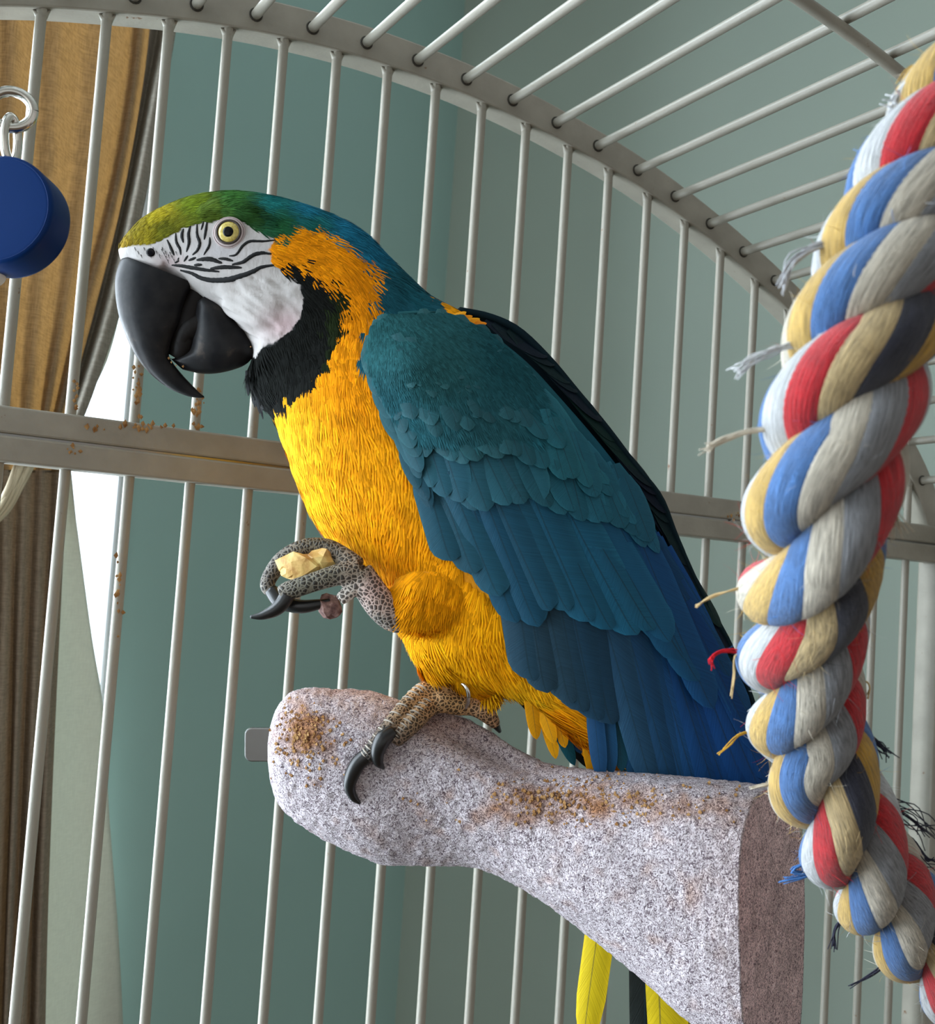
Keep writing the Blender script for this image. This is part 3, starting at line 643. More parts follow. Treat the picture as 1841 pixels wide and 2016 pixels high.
bm = bmesh.new(); bmesh.ops.create_uvsphere(bm, u_segments=20, v_segments=12, radius=26 * kT, matrix=Matrix.Translation(Vector(pt(-14, 540, ZT + 0.012))))
bm.verts.index_update(); mk('bead', [v.co[:] for v in bm.verts], [[v.index for v in f.verts] for f in bm.faces], M_bead, toy); bm.free()

# ------------------------------------------------------------------ the macaw
macaw = empty('macaw', pt(905, 1395, ZBIRD), 'blue and yellow macaw standing on the perch, one foot raised with a nut', 'parrot')
B0 = pt(900, 950, ZBIRD)
def B(u, v, w): return B0 + K * ((u - 900) * RIGHT + (v - 950) * DOWN - w * FWD)      # straight (affine) bird frame
def BL(u, v, w, lat): return B0 + K * ((u - 900) * RIGHT + (v - 950) * DOWN + w * lat)
def lateral(u, v): d = ray(u, v); return -d / (d @ FWD)          # sideways axis of the bird's body at that section
def toUV(P):
    """bird-frame coordinates of world points"""
    D = np.asarray(P) - B0; return 900 + D @ RIGHT / K, 950 + D @ DOWN / K, -(D @ FWD) / K
def toPX(P):
    D = np.asarray(P) - CAM; z = D @ FWD; return W_ / 2 + FPX * (D @ RIGHT) / z, H_ / 2 + FPX * (D @ DOWN) / z
def loft(secs, n, na=40, ex=1.0):
    """secs: Fu,Fv,Ku,Kv,b,w"""
    s = spline(np.array(secs, float), n); a = np.linspace(0, 2 * math.pi, na, endpoint=False); V = []
    ca = np.sign(np.cos(a)) * np.abs(np.cos(a)) ** ex; sa = np.sign(np.sin(a)) * np.abs(np.sin(a)) ** ex
    for Fu, Fv, Ku, Kv, b, w in s:
        cu, cv, du, dv = (Fu + Ku) / 2, (Fv + Kv) / 2, (Fu - Ku) / 2, (Fv - Kv) / 2
        lt = lateral(cu, cv)
        for x, y in zip(ca, sa): V.append(BL(cu + du * x, cv + dv * x, w + b * y, lt))
    return np.array(V), grid_faces(n, na, True) + [tuple(range(na)), tuple(range((n - 1) * na, n * na))[::-1]]
def vox(name, parts, size, smooth=4):
    V, F = merge(*parts); me = bpy.data.meshes.new(name); me.from_pydata(V.tolist(), [], F)
    bm_ = bmesh.new(); bm_.from_mesh(me); bmesh.ops.recalc_face_normals(bm_, faces=bm_.faces); bm_.to_mesh(me); bm_.free()
    o = bpy.data.objects.new('tmp_' + name, me); C.objects.link(o)
    r = o.modifiers.new('r', 'REMESH'); r.mode = 'VOXEL'; r.voxel_size = size
    if smooth: s = o.modifiers.new('s', 'SMOOTH'); s.iterations = smooth; s.factor = 0.5
    dg = bpy.context.evaluated_depsgraph_get(); m2 = bpy.data.meshes.new_from_object(o.evaluated_get(dg)); bpy.data.objects.remove(o)
    v = np.zeros(len(m2.vertices) * 3); m2.vertices.foreach_get('co', v); v = v.reshape(-1, 3)
    return v, [tuple(p.vertices) for p in m2.polygons]
trunk = [(237, 513, 232, 489, 12, 0), (262, 522, 245, 466, 30, 0), (300, 534, 277, 432, 46, 0), (345, 553, 331, 402, 58, 0), (392, 584, 386, 384, 70, 0), (436, 612, 450, 376, 78, 0), (478, 655, 520, 383, 84, 0),
         (498, 696, 590, 400, 88, 0), (488, 738, 655, 424, 92, 0), (502, 775, 712, 456, 98, 0), (528, 808, 772, 514, 106, 0), (548, 845, 836, 574, 118, 0), (565, 890, 905, 614, 130, 0), (583, 940, 975, 668, 138, 0),
         (608, 1000, 1040, 735, 143, 0), (645, 1055, 1095, 805, 146, 0), (692, 1108, 1145, 880, 146, 0), (745, 1170, 1190, 955, 142, 0), (785, 1235, 1225, 1035, 134, 0), (812, 1280, 1255, 1115, 122, 0),
         (862, 1304, 1280, 1195, 106, 0), (935, 1332, 1300, 1270, 88, 0), (1020, 1372, 1320, 1340, 70, 0), (1090, 1424, 1330, 1400, 50, 0), (1140, 1456, 1325, 1445, 32, 0), (1185, 1490, 1315, 1485, 12, 0)]
def balls(path, n=24, na=28):
    """path of (u,v,w,ra,rb): fat limb with in-plane radius ra and depth radius rb"""
    s = spline(np.array(path, float), n); a = np.linspace(0, 2 * math.pi, na, endpoint=False); V = []
    t = np.gradient(s[:, :2], axis=0); t /= np.linalg.norm(t, axis=1)[:, None] + 1e-9
    for (u, v, w, ra, rb), (tu, tv) in zip(s, t):
        lt = lateral(u, v)
        for x in a: V.append(BL(u - tv * ra * math.cos(x), v + tu * ra * math.cos(x), w + rb * math.sin(x), lt))
    return np.array(V), grid_faces(n, na, True) + [tuple(range(na)), tuple(range((n - 1) * na, n * na))[::-1]]
thigh_near = balls([(1030, 1065, 30, 40, 40), (1000, 1085, 32, 100, 72), (930, 1125, 62, 98, 62), (865, 1160, 78, 80, 52), (818, 1186, 92, 54, 42), (794, 1202, 100, 34, 30), (786, 1208, 102, 16, 16)])
thigh_far = balls([(910, 1220, -10, 40, 40), (905, 1260, -12, 92, 80), (922, 1295, -14, 66, 60), (940, 1328, -14, 42, 40), (950, 1352, -14, 22, 22)])
cere = balls([(246, 498, 0, 6, 6), (262, 500, 0, 20, 34), (285, 506, 0, 24, 44), (320, 520, 0, 20, 50)])
brow = balls([(380, 425, 40, 10, 14), (430, 410, 48, 16, 22), (480, 418, 54, 16, 22), (530, 440, 58, 10, 14)])
cheek = balls([(440, 590, 30, 20, 30), (490, 600, 48, 44, 36), (540, 610, 58, 50, 34), (575, 610, 58, 36, 26)])
BV, BF = vox('body', [loft(trunk, 130), thigh_near, thigh_far, cere, brow, cheek], 0.0013, 6)
body_bvh = BVHTree.FromPolygons([Vector(v) for v in BV], BF)
uA, vA, wA = toUV(BV); uP, vP = toPX(BV)
u_ = np.where(wA > 0, uP, uA); v_ = np.where(wA > 0, vP, vA)

def inpoly(u, v, poly):
    u = np.asarray(u, float); v = np.asarray(v, float); r = np.zeros(u.shape, bool); n = len(poly)
    for i in range(n):
        x1, y1 = poly[i]; x2, y2 = poly[(i + 1) % n]
        if y1 == y2: continue
        c = ((y1 > v) != (y2 > v)) & (u < (x2 - x1) * (v - y1) / (y2 - y1) + x1); r ^= c
    return r
FACE = [(225, 512), (233, 491), (255, 485), (298, 480), (330, 464), (356, 448), (396, 435), (422, 427), (448, 424), (461, 426), (480, 437), (506, 450), (541, 466), (539, 476), (530, 490), (533, 512), (542, 524), (575, 540), (591, 560), (599, 590), (595, 620), (569, 653), (543, 673), (516, 684),
        (503, 706), (494, 700), (470, 650), (440, 612), (400, 592), (369, 568), (330, 545), (280, 535), (240, 520)]
THROAT = [(535, 522), (560, 514), (590, 518), (597, 534), (633, 544), (657, 559), (670, 591), (674, 627), (667, 660), (651, 702), (625, 728), (601, 751), (576, 764), (553, 778), (540, 800), (521, 812), (500, 795), (478, 760), (470, 715), (470, 690), (500, 640), (540, 600), (555, 570), (550, 545), (520, 540)]
YCHEEK = [(536, 490), (545, 464), (565, 450), (617, 449), (650, 469), (689, 491), (729, 530), (722, 559), (736, 588), (728, 640), (724, 700), (700, 800), (560, 800), (600, 700), (640, 600), (600, 530), (560, 520), (536, 512)]
BACK = [(730, 532), (722, 559), (737, 588), (727, 640), (722, 690), (790, 760), (850, 870), (920, 1000), (1010, 1120), (1080, 1230), (1110, 1330), (1160, 1400), (1195, 1450), (1215, 1600), (1500, 1600), (1450, 1100), (1100, 600), (760, 440)]
CROWN = [(200, 520), (233, 515), (300, 505), (330, 490), (396, 470), (448, 460), (490, 462), (541, 472), (565, 450), (617, 449), (650, 469), (689, 491), (730, 532), (800, 600), (900, 600), (700, 330), (300, 330)]
crown_pts = [((235, 487), (0.26, 0.17, 0.012)), ((262, 460), (0.20, 0.155, 0.008)), ((300, 425), (0.34, 0.27, 0.010)), ((320, 455), (0.10, 0.105, 0.008)), ((370, 400), (0.14, 0.20, 0.012)), ((400, 425), (0.055, 0.09, 0.010)), ((440, 385), (0.045, 0.16, 0.03)), ((480, 425), (0.018, 0.06, 0.012)), ((520, 385), (0.012, 0.17, 0.17)), ((540, 440), (0.015, 0.09, 0.03)), ((590, 400), (0.012, 0.16, 0.25)), ((600, 440), (0.012, 0.11, 0.09)), ((660, 430), (0.012, 0.15, 0.26)), ((720, 480), (0.012, 0.13, 0.22)), ((760, 540), (0.010, 0.075, 0.10)), ((830, 590), (0.010, 0.085, 0.115))]
def idw(u, v, pts, p=3.0):
    u = np.asarray(u, float); v = np.asarray(v, float); num = 0; den = 0
    for (x, y), c in pts:
        w = 1.0 / (((u - x) ** 2 + (v - y) ** 2) + 60.0) ** (p / 2); num = num + w[:, None] * np.asarray(c, float)[None, :]; den = den + w
    return num / den[:, None]
yel_pts = [((600, 470), (0.86, 0.284, 0.004)), ((690, 600), (0.86, 0.275, 0.004)), ((700, 740), (0.86, 0.292, 0.004)), ((560, 850), (0.90, 0.447, 0.012)), ((600, 950), (0.90, 0.396, 0.006)), ((720, 900), (0.88, 0.335, 0.005)), ((780, 1050), (0.86, 0.310, 0.004)), ((870, 1160), (0.84, 0.301, 0.003)), ((700, 1080), (0.90, 0.387, 0.006)), ((880, 1290), (0.90, 0.413, 0.006)), ((960, 1250), (0.88, 0.361, 0.004)), ((1010, 1400), (0.82, 0.533, 0.015)), ((1080, 1400), (0.85, 0.310, 0.004)), ((1170, 1470), (0.82, 0.292, 0.004))]
def colour(u, v, jitter=6.0):
    """plumage colour at picture-plane position of the bird's side; returns rgb and mask of bare face skin"""
    u = np.asarray(u, float); v = np.asarray(v, float); n = len(u)
    ju = u + rng.normal(0, jitter, n); jv = v + rng.normal(0, jitter, n)
    col = idw(u, v, yel_pts)
    back = inpoly(ju, jv, BACK); col[back] = np.array([0.012, 0.08, 0.11])
    cr = inpoly(ju, jv, CROWN) & ~inpoly(ju, jv, YCHEEK); col[cr] = idw(u, v, crown_pts)[cr]
    th = inpoly(ju, jv, THROAT); col[th] = np.array([0.008, 0.009, 0.008])
    dk = th & (ju > 640); col[dk] = np.array([0.014, 0.022, 0.008])
    pat = inpoly(ju, jv, [(850, 575), (870, 640), (965, 660), (980, 620), (930, 590)]); col[pat] = np.array([0.86, 0.33, 0.004])
    face = inpoly(u, v, FACE)
    return col, face
bc, bf = colour(u_, v_, 3.0)
skin = np.array([0.45, 0.42, 0.40])
pk = np.clip(np.exp(-((u_ - 560) / 45) ** 2 - ((v_ - 640) / 35) ** 2) * 0.9 + np.exp(-((u_ - 335) / 30) ** 2 - ((v_ - 515) / 16) ** 2) * 0.6, 0, 1)[:, None]
lav = np.clip(np.exp(-((u_ - 440) / 60) ** 2 - ((v_ - 495) / 25) ** 2), 0, 1)[:, None]
sk = skin * (1 - pk) + np.array([0.46, 0.33, 0.335]) * pk; sk = sk * (1 - 0.4 * lav) + np.array([0.44, 0.43, 0.47]) * 0.4 * lav
sk = sk * (0.92 + 0.16 * vnoise(BV, 260, 11))[:, None]
bc[bf] = sk[bf]
bc[~bf] *= 0.85
# stretched folds of the cheek skin
fold = (vnoise(np.stack([(u_ * 0.86 + v_ * 0.5) * 0.035, (-u_ * 0.5 + v_ * 0.86) * 0.16, wA * 0], 1), 1.0, 12) - 0.5) * (inpoly(u_, v_, [(390, 575), (480, 545), (600, 560), (600, 620), (510, 690), (440, 612)]))
body = mk('body', BV, BF, M_body, macaw, col=bc)
nrm = np.zeros(len(BV) * 3); body.data.vertices.foreach_get('normal', nrm); nrm = nrm.reshape(-1, 3)
co = (BV - org(macaw)) + nrm * (fold * 0.0024)[:, None]; body.data.vertices.foreach_set('co', co.ravel()); body.data.update()

# --- contour feathers: many small barbed tufts that follow the lie of the plumage
flow_pts = [((240, 480), (1, -1.0)), ((300, 430), (1, -.6)), ((330, 455), (1, -.35)), ((400, 395), (1, -.15)), ((450, 410), (1, -.05)), ((520, 395), (1, .2)), ((530, 445), (1, .4)), ((650, 430), (1, .5)), ((750, 530), (.8, .6)), ((830, 590), (.9, .5)), ((600, 480), (1, .45)), ((700, 560), (.55, .8)), ((700, 650), (-.05, 1)), ((630, 640), (.3, 1)), ((560, 740), (.15, 1)), ((510, 780), (.25, 1)), ((620, 560), (.7, .7)),
            ((550, 880), (.28, 1)), ((650, 850), (.12, 1)), ((700, 1000), (.25, 1)), ((620, 1000), (.45, 1)), ((740, 1090), (.2, 1)), ((800, 1000), (-.15, 1)), ((800, 1170), (-.6, .8)), ((900, 1140), (-.35, .95)), ((960, 1180), (-.2, 1)), ((880, 1260), (.0, 1)), ((960, 1300), (.45, 1)), ((1050, 1380), (.8, .8)), ((1150, 1450), (.6, .9)), ((810, 1280), (.05, 1)), ((920, 620), (1, .2)), ((1000, 1250), (.5, .9))]
len_pts = [((250, 475), (13,)), ((300, 430), (18,)), ((400, 395), (24,)), ((520, 400), (30,)), ((650, 430), (38,)), ((750, 540), (46,)), ((600, 480), (28,)), ((690, 600), (34,)), ((620, 640), (26,)), ((510, 780), (40,)), ((560, 860), (52,)), ((700, 900), (58,)), ((750, 1080), (64,)), ((870, 1160), (34,)), ((860, 1290), (60,)), ((960, 1300), (70,)), ((1100, 1420), (75,)), ((920, 620), (30,))]
tri = []; 
for f in BF:
    tri.append(f[:3]); 
    if len(f) == 4: tri.append((f[0], f[2], f[3]))
tri = np.array(tri); A_ = BV[tri[:, 0]]; E1 = BV[tri[:, 1]] - A_; E2 = BV[tri[:, 2]] - A_
ar = np.linalg.norm(np.cross(E1, E2), axis=1)
WING = [(720, 690), (728, 640), (760, 615), (870, 612), (960, 640), (1060, 710), (1180, 850), (1260, 950), (1330, 1080), (1440, 1300), (1500, 1560), (1250, 1560), (1200, 1420), (1060, 1330), (1000, 1215), (900, 1130), (855, 1030), (825, 960), (760, 815)]
def plume(N, density_fn, nb=5, wid=1.15, lift=0.16, lenf=1.0, spread=0.34):
    t = rng.choice(len(tri), N, p=ar / ar.sum()); r1 = np.sqrt(rng.random(N)); r2 = rng.random(N)
    P = A_[t] + E1[t] * (r1 * (1 - r2))[:, None] + E2[t] * (r1 * r2)[:, None]
    nn = nrm[tri[t, 0]] * (1 - r1)[:, None] + nrm[tri[t, 1]] * (r1 * (1 - r2))[:, None] + nrm[tri[t, 2]] * (r1 * r2)[:, None]; nn /= np.linalg.norm(nn, axis=1)[:, None]
    ua, va, wa = toUV(P); up, vp = toPX(P); uu = np.where(wa > 0, up, ua); vv = np.where(wa > 0, vp, va)
    col, face = colour(uu, vv, 7.0)
    # base must not stand on bare skin, beak side or under the wing
    keep = ~face & density_fn(uu, vv, wa)
    wingin = inpoly(uu, vv, [(u + 14, v + 8) for u, v in WING]) & (np.abs(wa) > 20) & (vv > 640); keep &= ~wingin
    P, nn, uu, vv, col = P[keep], nn[keep], uu[keep], vv[keep], col[keep]; n = len(P)
    fd = idw(uu, vv, [(p, c) for p, c in flow_pts]); D = fd[:, :1] * RIGHT + fd[:, 1:] * DOWN
    D = D - nn * np.sum(D * nn, 1)[:, None]; D /= np.linalg.norm(D, axis=1)[:, None] + 1e-9
    L = idw(uu, vv, len_pts)[:, 0] * K * lenf * rng.uniform(0.75, 1.25, n)
    return barbs(P, nn, D, L, col, nb, wid, lift, spread)
def barbs(P, nn, D, L, col, nb, wid, lift, spread, tr=(0.68, 1.18)):
    n = len(P); sd = np.cross(nn, D); tint = rng.uniform(tr[0], tr[1], n)
    lv = 4; Vs = []; Cs = []; Ns = []
    jit = rng.normal(0, 0.12, n)
    for b in range(nb):
        a = (b / (nb - 1) - 0.5) * 2 if nb > 1 else 0
        ang = a * spread + jit; dd = D * np.cos(ang)[:, None] + sd * np.sin(ang)[:, None]
        ss_ = np.cross(nn, dd); Lb = L * (1 - 0.28 * a * a) * rng.uniform(0.88, 1.08, n)
        tb = tint * rng.uniform(0.74, 1.22, n)
        for k in range(lv):
            f = k / (lv - 1); h = lift * (f - 0.85 * f * f) + 0.012
            c = P + dd * (Lb * f)[:, None] + nn * (Lb * h)[:, None] + sd * (a * L * 0.10)[:, None]
            w_ = K * wid * 2.2 * (0.55 + 0.9 * math.sin(min(1, f * 1.15) * math.pi * 0.86)) * (1.0 if k < lv - 1 else 0.22)
            Vs.append(c - ss_ * w_); Vs.append(c + ss_ * w_)
            shade = (tb * (0.90 + 0.16 * f))[:, None]
            Cs += [col * shade] * 2; q = nn + dd * 0.25 * (f - 0.3); Ns += [q - ss_ * 0.25, q + ss_ * 0.25]
    per = nb * lv * 2
    V = np.stack(Vs, 1).reshape(-1, 3); Cc = np.clip(np.stack(Cs, 1).reshape(-1, 3), 0, 1); Nn = np.stack(Ns, 1).reshape(-1, 3); Nn /= np.linalg.norm(Nn, axis=1)[:, None]
    base_ = (np.arange(n) * per)[:, None, None]
    q = np.array([[b * lv * 2 + 2 * k + 2, b * lv * 2 + 2 * k + 3, b * lv * 2 + 2 * k + 1, b * lv * 2 + 2 * k] for b in range(nb) for k in range(lv - 1)])
    F = (base_ + q[None]).reshape(-1, 4)
    return V, F, Cc, Nn
def plumage_obj(name, N, fn, **kw):
    V, F, Cc, Nn = plume(N, fn, **kw); o = mk(name, V, F, M_plume, macaw, col=Cc); o.data.normals_split_custom_set_from_vertices(Nn.tolist()); return stuff(o)
is_head = lambda u, v, w: (v + 0.55 * (u - 640) < 640) & (u < 900)
plumage_obj('head_plumage', 70000, is_head, nb=4, wid=0.48, lift=0.17, spread=0.22)
plumage_obj('body_plumage', 34000, lambda u, v, w: ~is_head(u, v, w), nb=7, wid=0.62, lift=0.12, spread=0.24)

# --- face
def on_body(u, v, lift=0.0):
    h = cast(body_bvh, u, v); return np.array(h[0]) + np.array(h[1]) * lift, np.array(h[1])
stripes = [([(329, 472), (338, 492), (343, 503)], 3.4), ([(346, 459), (347, 476), (354, 490), (356, 502)], 3.4), ([(361, 450), (358, 464), (361, 478)], 3.6), ([(375, 444), (371, 461), (372, 478), (367, 496)], 3.8), ([(388, 440), (388, 461), (393, 478), (389, 492), (379, 502)], 3.6), ([(408, 434), (405, 454), (402, 472)], 3.2), ([(401, 436), (396, 453)], 2.4), ([(413, 467), (412, 483), (401, 502)], 3.0),
           ([(370, 503), (362, 515)], 2.6), ([(352, 507), (350, 513)], 1.8), ([(344, 518), (353, 513)], 2.2), ([(371, 513), (386, 507)], 3.0), ([(387, 512), (412, 510), (437, 518)], 5.0), ([(430, 509), (445, 510), (459, 514)], 3.4), ([(451, 504), (465, 501), (478, 484), (493, 475), (519, 475), (546, 472)], 3.2), ([(457, 521), (478, 516), (497, 503), (515, 498), (535, 500)], 4.6),
           ([(338, 522), (360, 524), (395, 530), (432, 535)], 4.2), ([(382, 522), (398, 521)], 3.4), ([(414, 529), (442, 526), (476, 527)], 4.6), ([(355, 532), (377, 538), (397, 548), (423, 552), (451, 550), (478, 542), (497, 535), (515, 526), (545, 521)], 5.8)]
for path, r in stripes:
    sp = spline(np.array(path, float), 5 * len(path) + 2); n = len(sp); rr_ = r * K * np.sin(np.linspace(0.12, math.pi - 0.12, n)) ** 0.5
    P = []; N = []
    for u, v in sp:
        p, nn = on_body(u, v, 0.0); P.append(p); N.append(nn)
    P = np.array(P); N = np.array(N); Tt = np.gradient(P, axis=0); Tt /= np.linalg.norm(Tt, axis=1)[:, None]; Sd = np.cross(N, Tt)
    V = []
    for k, (a, h) in enumerate(((-1, -0.3), (-0.7, 0.32), (0, 0.5), (0.7, 0.32), (1, -0.3))): V.append(P + Sd * (a * rr_ * rng.uniform(0.85, 1.15, n))[:, None] + N * (h * rr_)[:, None])
    mk('face_stripe', np.stack(V, 1).reshape(-1, 3), grid_faces(n, 5), M_stripe, body)
def disc_on(u, v, prof, mat_, name, parent, na=36, squash=1.0, lift=0.0):
    p, n = on_body(u, v); n = n * 0.6 - FWD * 0.4; n /= np.linalg.norm(n); e1 = np.cross(n, DOWN); e1 /= np.linalg.norm(e1); e2 = np.cross(n, e1)
    a = np.linspace(0, 2 * math.pi, na, endpoint=False)
    V = np.array([p + K * (r * (math.cos(t) * e1 + squash * math.sin(t) * e2) + (h + lift) * n) for r, h in prof for t in a])
    F = grid_faces(len(prof), na, True) + [tuple(range((len(prof) - 1) * na, len(prof) * na))]
    return mk(name, V, F, mat_, parent, fix=True)
EU, EV = 451, 458
eye = disc_on(EU, EV, [(24, -8), (23, 1), (21, 4), (17, 6.5), (12, 8.2), (6, 9.3), (1, 9.5)], M_iris, 'eye', macaw)
disc_on(EU, EV + 1, [(10.5, 7.6), (10, 9.0), (6, 9.9), (1, 10.2)], M_pupil, 'pupil', eye)
p0, n0 = on_body(EU, EV); n0 = n0 * 0.6 - FWD * 0.4; n0 /= np.linalg.norm(n0); e1 = np.cross(n0, DOWN); e1 /= np.linalg.norm(e1); e2 = np.cross(n0, e1)
M_lid2 = mat('dark_lid_rim', (0.035, 0.022, 0.016), 0.5); bump(M_lid2, noise(M_lid2, 900, 2), 0.3, 0.0003)
for R_, r_, m_, nm, h in ((22.3, 2.6, M_lid2, 'lid_rim', 3.4), (26, 2.4, M_lid, 'eyelid', 1.6), (30, 1.5, M_lid, 'eyelid', 0.2)):
    V, F = tube([p0 + K * (R_ * (math.cos(t) * e1 + math.sin(t) * e2) + h * n0) for t in np.linspace(0, 2 * math.pi, 49)], r_ * K, 8, cap=False); mk(nm, V, F, m_, eye)
disc_on(297, 497, [(9.5, -3), (9, 1.2), (6, 2.0), (1, 2.2)], M_pupil, 'nostril', body, squash=0.9)
# bristles on the lore
VF = []
for u, v in [(265 + 6 * k, 487 + (k % 3) * 7) for k in range(12)] + [(318 + 4 * k, 490 + (k * 7) % 22) for k in range(8)]:
    p, n = on_body(u, v); d = RIGHT * 0.35 + DOWN * 0.8 + n * 0.25; VF.append(tube([p, p + d * 5 * K, p + d * 10 * K + RIGHT * K], [0.00016, 0.00013, 0.00005], 5))
V, F = merge(*VF); stuff(mk('bristles', V, F, M_stripe, body))

# --- beak
def limb0(path, nr=14):
    P = np.array([p[0] for p in path]); r = np.array([p[1] for p in path]); s = spline(np.c_[P, r], 7 * len(path)); return tube(s[:, :3], np.maximum(s[:, 3], 0.0004), nr)
def mirror_loft(secs, n, na, ex_out, flat_in):
    s = spline(np.array(secs, float), n); a = np.linspace(0, 2 * math.pi, na, endpoint=False); V = []
    for Cu, Cv, Iu, Iv, b in s:      # culmen point, inner edge point, half width
        cu, cv, du, dv = (Cu + Iu) / 2, (Cv + Iv) / 2, (Cu - Iu) / 2, (Cv - Iv) / 2
        for t in a:
            x, y = math.cos(t), math.sin(t)
            yy = math.copysign(abs(y) ** (ex_out if x > 0 else flat_in), y)
            V.append(BL(cu + du * x, cv + dv * x, b * yy, lateral(370, 640)))
    return np.array(V), grid_faces(n, na, True) + [tuple(range(na)), tuple(range((n - 1) * na, n * na))[::-1]]
upper = [(246, 505, 385, 560, 50), (236, 514, 376, 570, 52), (227, 545, 368, 585, 53), (227, 580, 362, 606, 51), (233, 618, 356, 632, 48), (243, 648, 345, 656, 44), (256, 680, 336, 680, 38), (272, 708, 333, 700, 32), (296, 736, 343, 718, 25), (330, 763, 362, 741, 17), (366, 779, 382, 762, 10), (388, 783, 394, 774, 6), (402, 783, 402, 780, 2)]
V, F = mirror_loft(upper, 60, 36, 0.9, 0.55); ub = mk('upper_beak', V, F, M_beak, macaw, fix=True)
ou = [(390, 589), (412, 583), (444, 604), (477, 643), (501, 674), (506, 690), (487, 716), (444, 731), (402, 735), (363, 727), (343, 719), (334, 704), (346, 692), (362, 694), (374, 680), (381, 650), (384, 617)]
low = [(408, 580, 384, 597, 30), (440, 600, 382, 620, 42), (466, 628, 380, 645, 46), (488, 656, 377, 668, 47), (503, 680, 372, 688, 45), (500, 700, 362, 697, 42), (480, 720, 350, 702, 36), (440, 733, 340, 706, 28), (400, 736, 335, 705, 20), (360, 728, 334, 704, 10)]
V, F = mirror_loft(low, 50, 32, 0.9, 0.7); lb = mk('lower_beak', V, F, M_beak, macaw, fix=True)
V, F = tube(spline([B(440, 640, 4), B(400, 640, 6), B(372, 655, 8), B(360, 680, 8), B(358, 692, 6)], 20), np.array([26] * 8 + list(np.linspace(26, 12, 12))) * K, 14); mk('tongue', V, F, M_tongue, macaw)
V, F = limb0([(B(402, 556, 0), 24 * K), (B(388, 590, 0), 26 * K), (B(376, 620, 0), 28 * K), (B(368, 655, 0), 28 * K), (B(360, 685, 0), 26 * K), (B(348, 706, 0), 18 * K)]); mk('mouth_lining', V, F, M_tongue, macaw)
VF = []
for u, v in [(343, 716), (352, 722), (366, 724), (386, 716), (378, 700), (392, 712), (338, 708), (500, 688), (334, 668)]:
    r = rng.uniform(1.6, 3.4) * K; p = B(u, v, 22 if u < 450 else 36); A = np.array([(1, 0, 0), (-1, 0, 0), (0, 1, 0), (0, -1, 0), (0, 0, 1), (0, 0, -1)]) * (r * rng.uniform(0.6, 1.5, (6, 1)))
    VF.append((p + A, [(0, 2, 4), (2, 1, 4), (1, 3, 4), (3, 0, 4), (2, 0, 5), (1, 2, 5), (3, 1, 5), (0, 3, 5)]))
V, F = merge(*VF); mk('food_crumbs', V, F, M_crumb, lb, smooth=False)

# --- flight feathers: shared vane meshes, one object for each feather
def feather_mesh(name, tip, n=9, base=0.35, camber=0.10, curl=0.05, asym=0.0):
    """unit feather: base at origin, +Y along the shaft, width 1"""
    V = []; uv = []
    cols = [-1, -0.5, 0, 0.5, 1]
    for i in range(n):
        t = 1 - (1 - i / (n - 1)) ** 1.7
        wd = 0.5 * (base + (1 - base) * min(1, t / 0.3) ** 0.7)
        if t > 1 - tip: q = (t - (1 - tip)) / tip; wd *= math.sqrt(max(0.0, 1 - q ** 2.4)) if t < 0.999 else 0.06
        for x in cols:
            V.append((x * wd + asym * wd * (1 - abs(x)), t - 0.05 * abs(x) * (1 if t > 0.5 else 0) * wd, -camber * x * x * wd * 2 - curl * t * t)); uv.append((x, t))
    me = bpy.data.meshes.new(name); me.from_pydata(V, [], grid_faces(n, 5)); me.polygons.foreach_set('use_smooth', [True] * len(me.polygons))
    l = me.uv_layers.new(name='UVMap'); vi = np.zeros(len(me.loops), int); me.loops.foreach_get('vertex_index', vi); l.data.foreach_set('uv', np.array(uv)[vi].ravel())
    me.materials.append(M_feather); return me
FM_long = feather_mesh('flight_feather', 0.16, 11, 0.5, 0.10, 0.010, 0.15)
FM_mid = feather_mesh('covert', 0.38, 9, 0.45, 0.07, 0.012)
FM_small = feather_mesh('small_covert', 0.6, 8, 0.5, 0.06, 0.01)
def feather(name, me, base, tip, nrm_, width, col, parent):
    y = Vector(tip - base); L = y.length; y.normalize(); z = Vector(nrm_); z = (z - y * z.dot(y)).normalized(); x = y.cross(z)
    o = bpy.data.objects.new(name, me); link(o, parent)
    M_ = Matrix.Identity(4)
    for r in range(3): M_[r][0] = x[r] * width; M_[r][1] = y[r] * L; M_[r][2] = z[r] * width; M_[r][3] = base[r] - org(parent)[r]
    o.matrix_local = M_; o.color = (*col, 1); return o

# near wing: height field over the bird's side
wing_h = [(800, 720, 172), (722, 690, 122), (735, 640, 120), (780, 617, 108), (760, 810, 146), (825, 955, 156), (860, 1030, 156), (900, 1130, 146), (1000, 1212, 136), (900, 850, 186), (1000, 900, 186), (1000, 1050, 180), (1100, 1100, 172), (870, 615, 92), (960, 645, 86), (1060, 715, 92), (1130, 795, 98), (1200, 870, 98), (1260, 955, 98), (1330, 1085, 92), (1200, 1300, 126), (1100, 1330, 122), (1350, 1300, 104), (1450, 1500, 74), (1205, 1415, 98), (1480, 1390, 62), (1240, 1100, 138), (1100, 900, 164), (1500, 1600, 60), (1250, 1560, 80)]
hp = np.array(wing_h, float); D2 = np.linalg.norm(hp[:, None, :2] - hp[None, :, :2], axis=2) / 300.0
def tps(r): return np.where(r > 0, r ** 2 * np.log(r + 1e-12), 0)
nn_ = len(hp); AA = np.zeros((nn_ + 3, nn_ + 3)); AA[:nn_, :nn_] = tps(D2) + 0.01 * np.eye(nn_); Q = np.c_[np.ones(nn_), hp[:, :2] / 300]; AA[:nn_, nn_:] = Q; AA[nn_:, :nn_] = Q.T
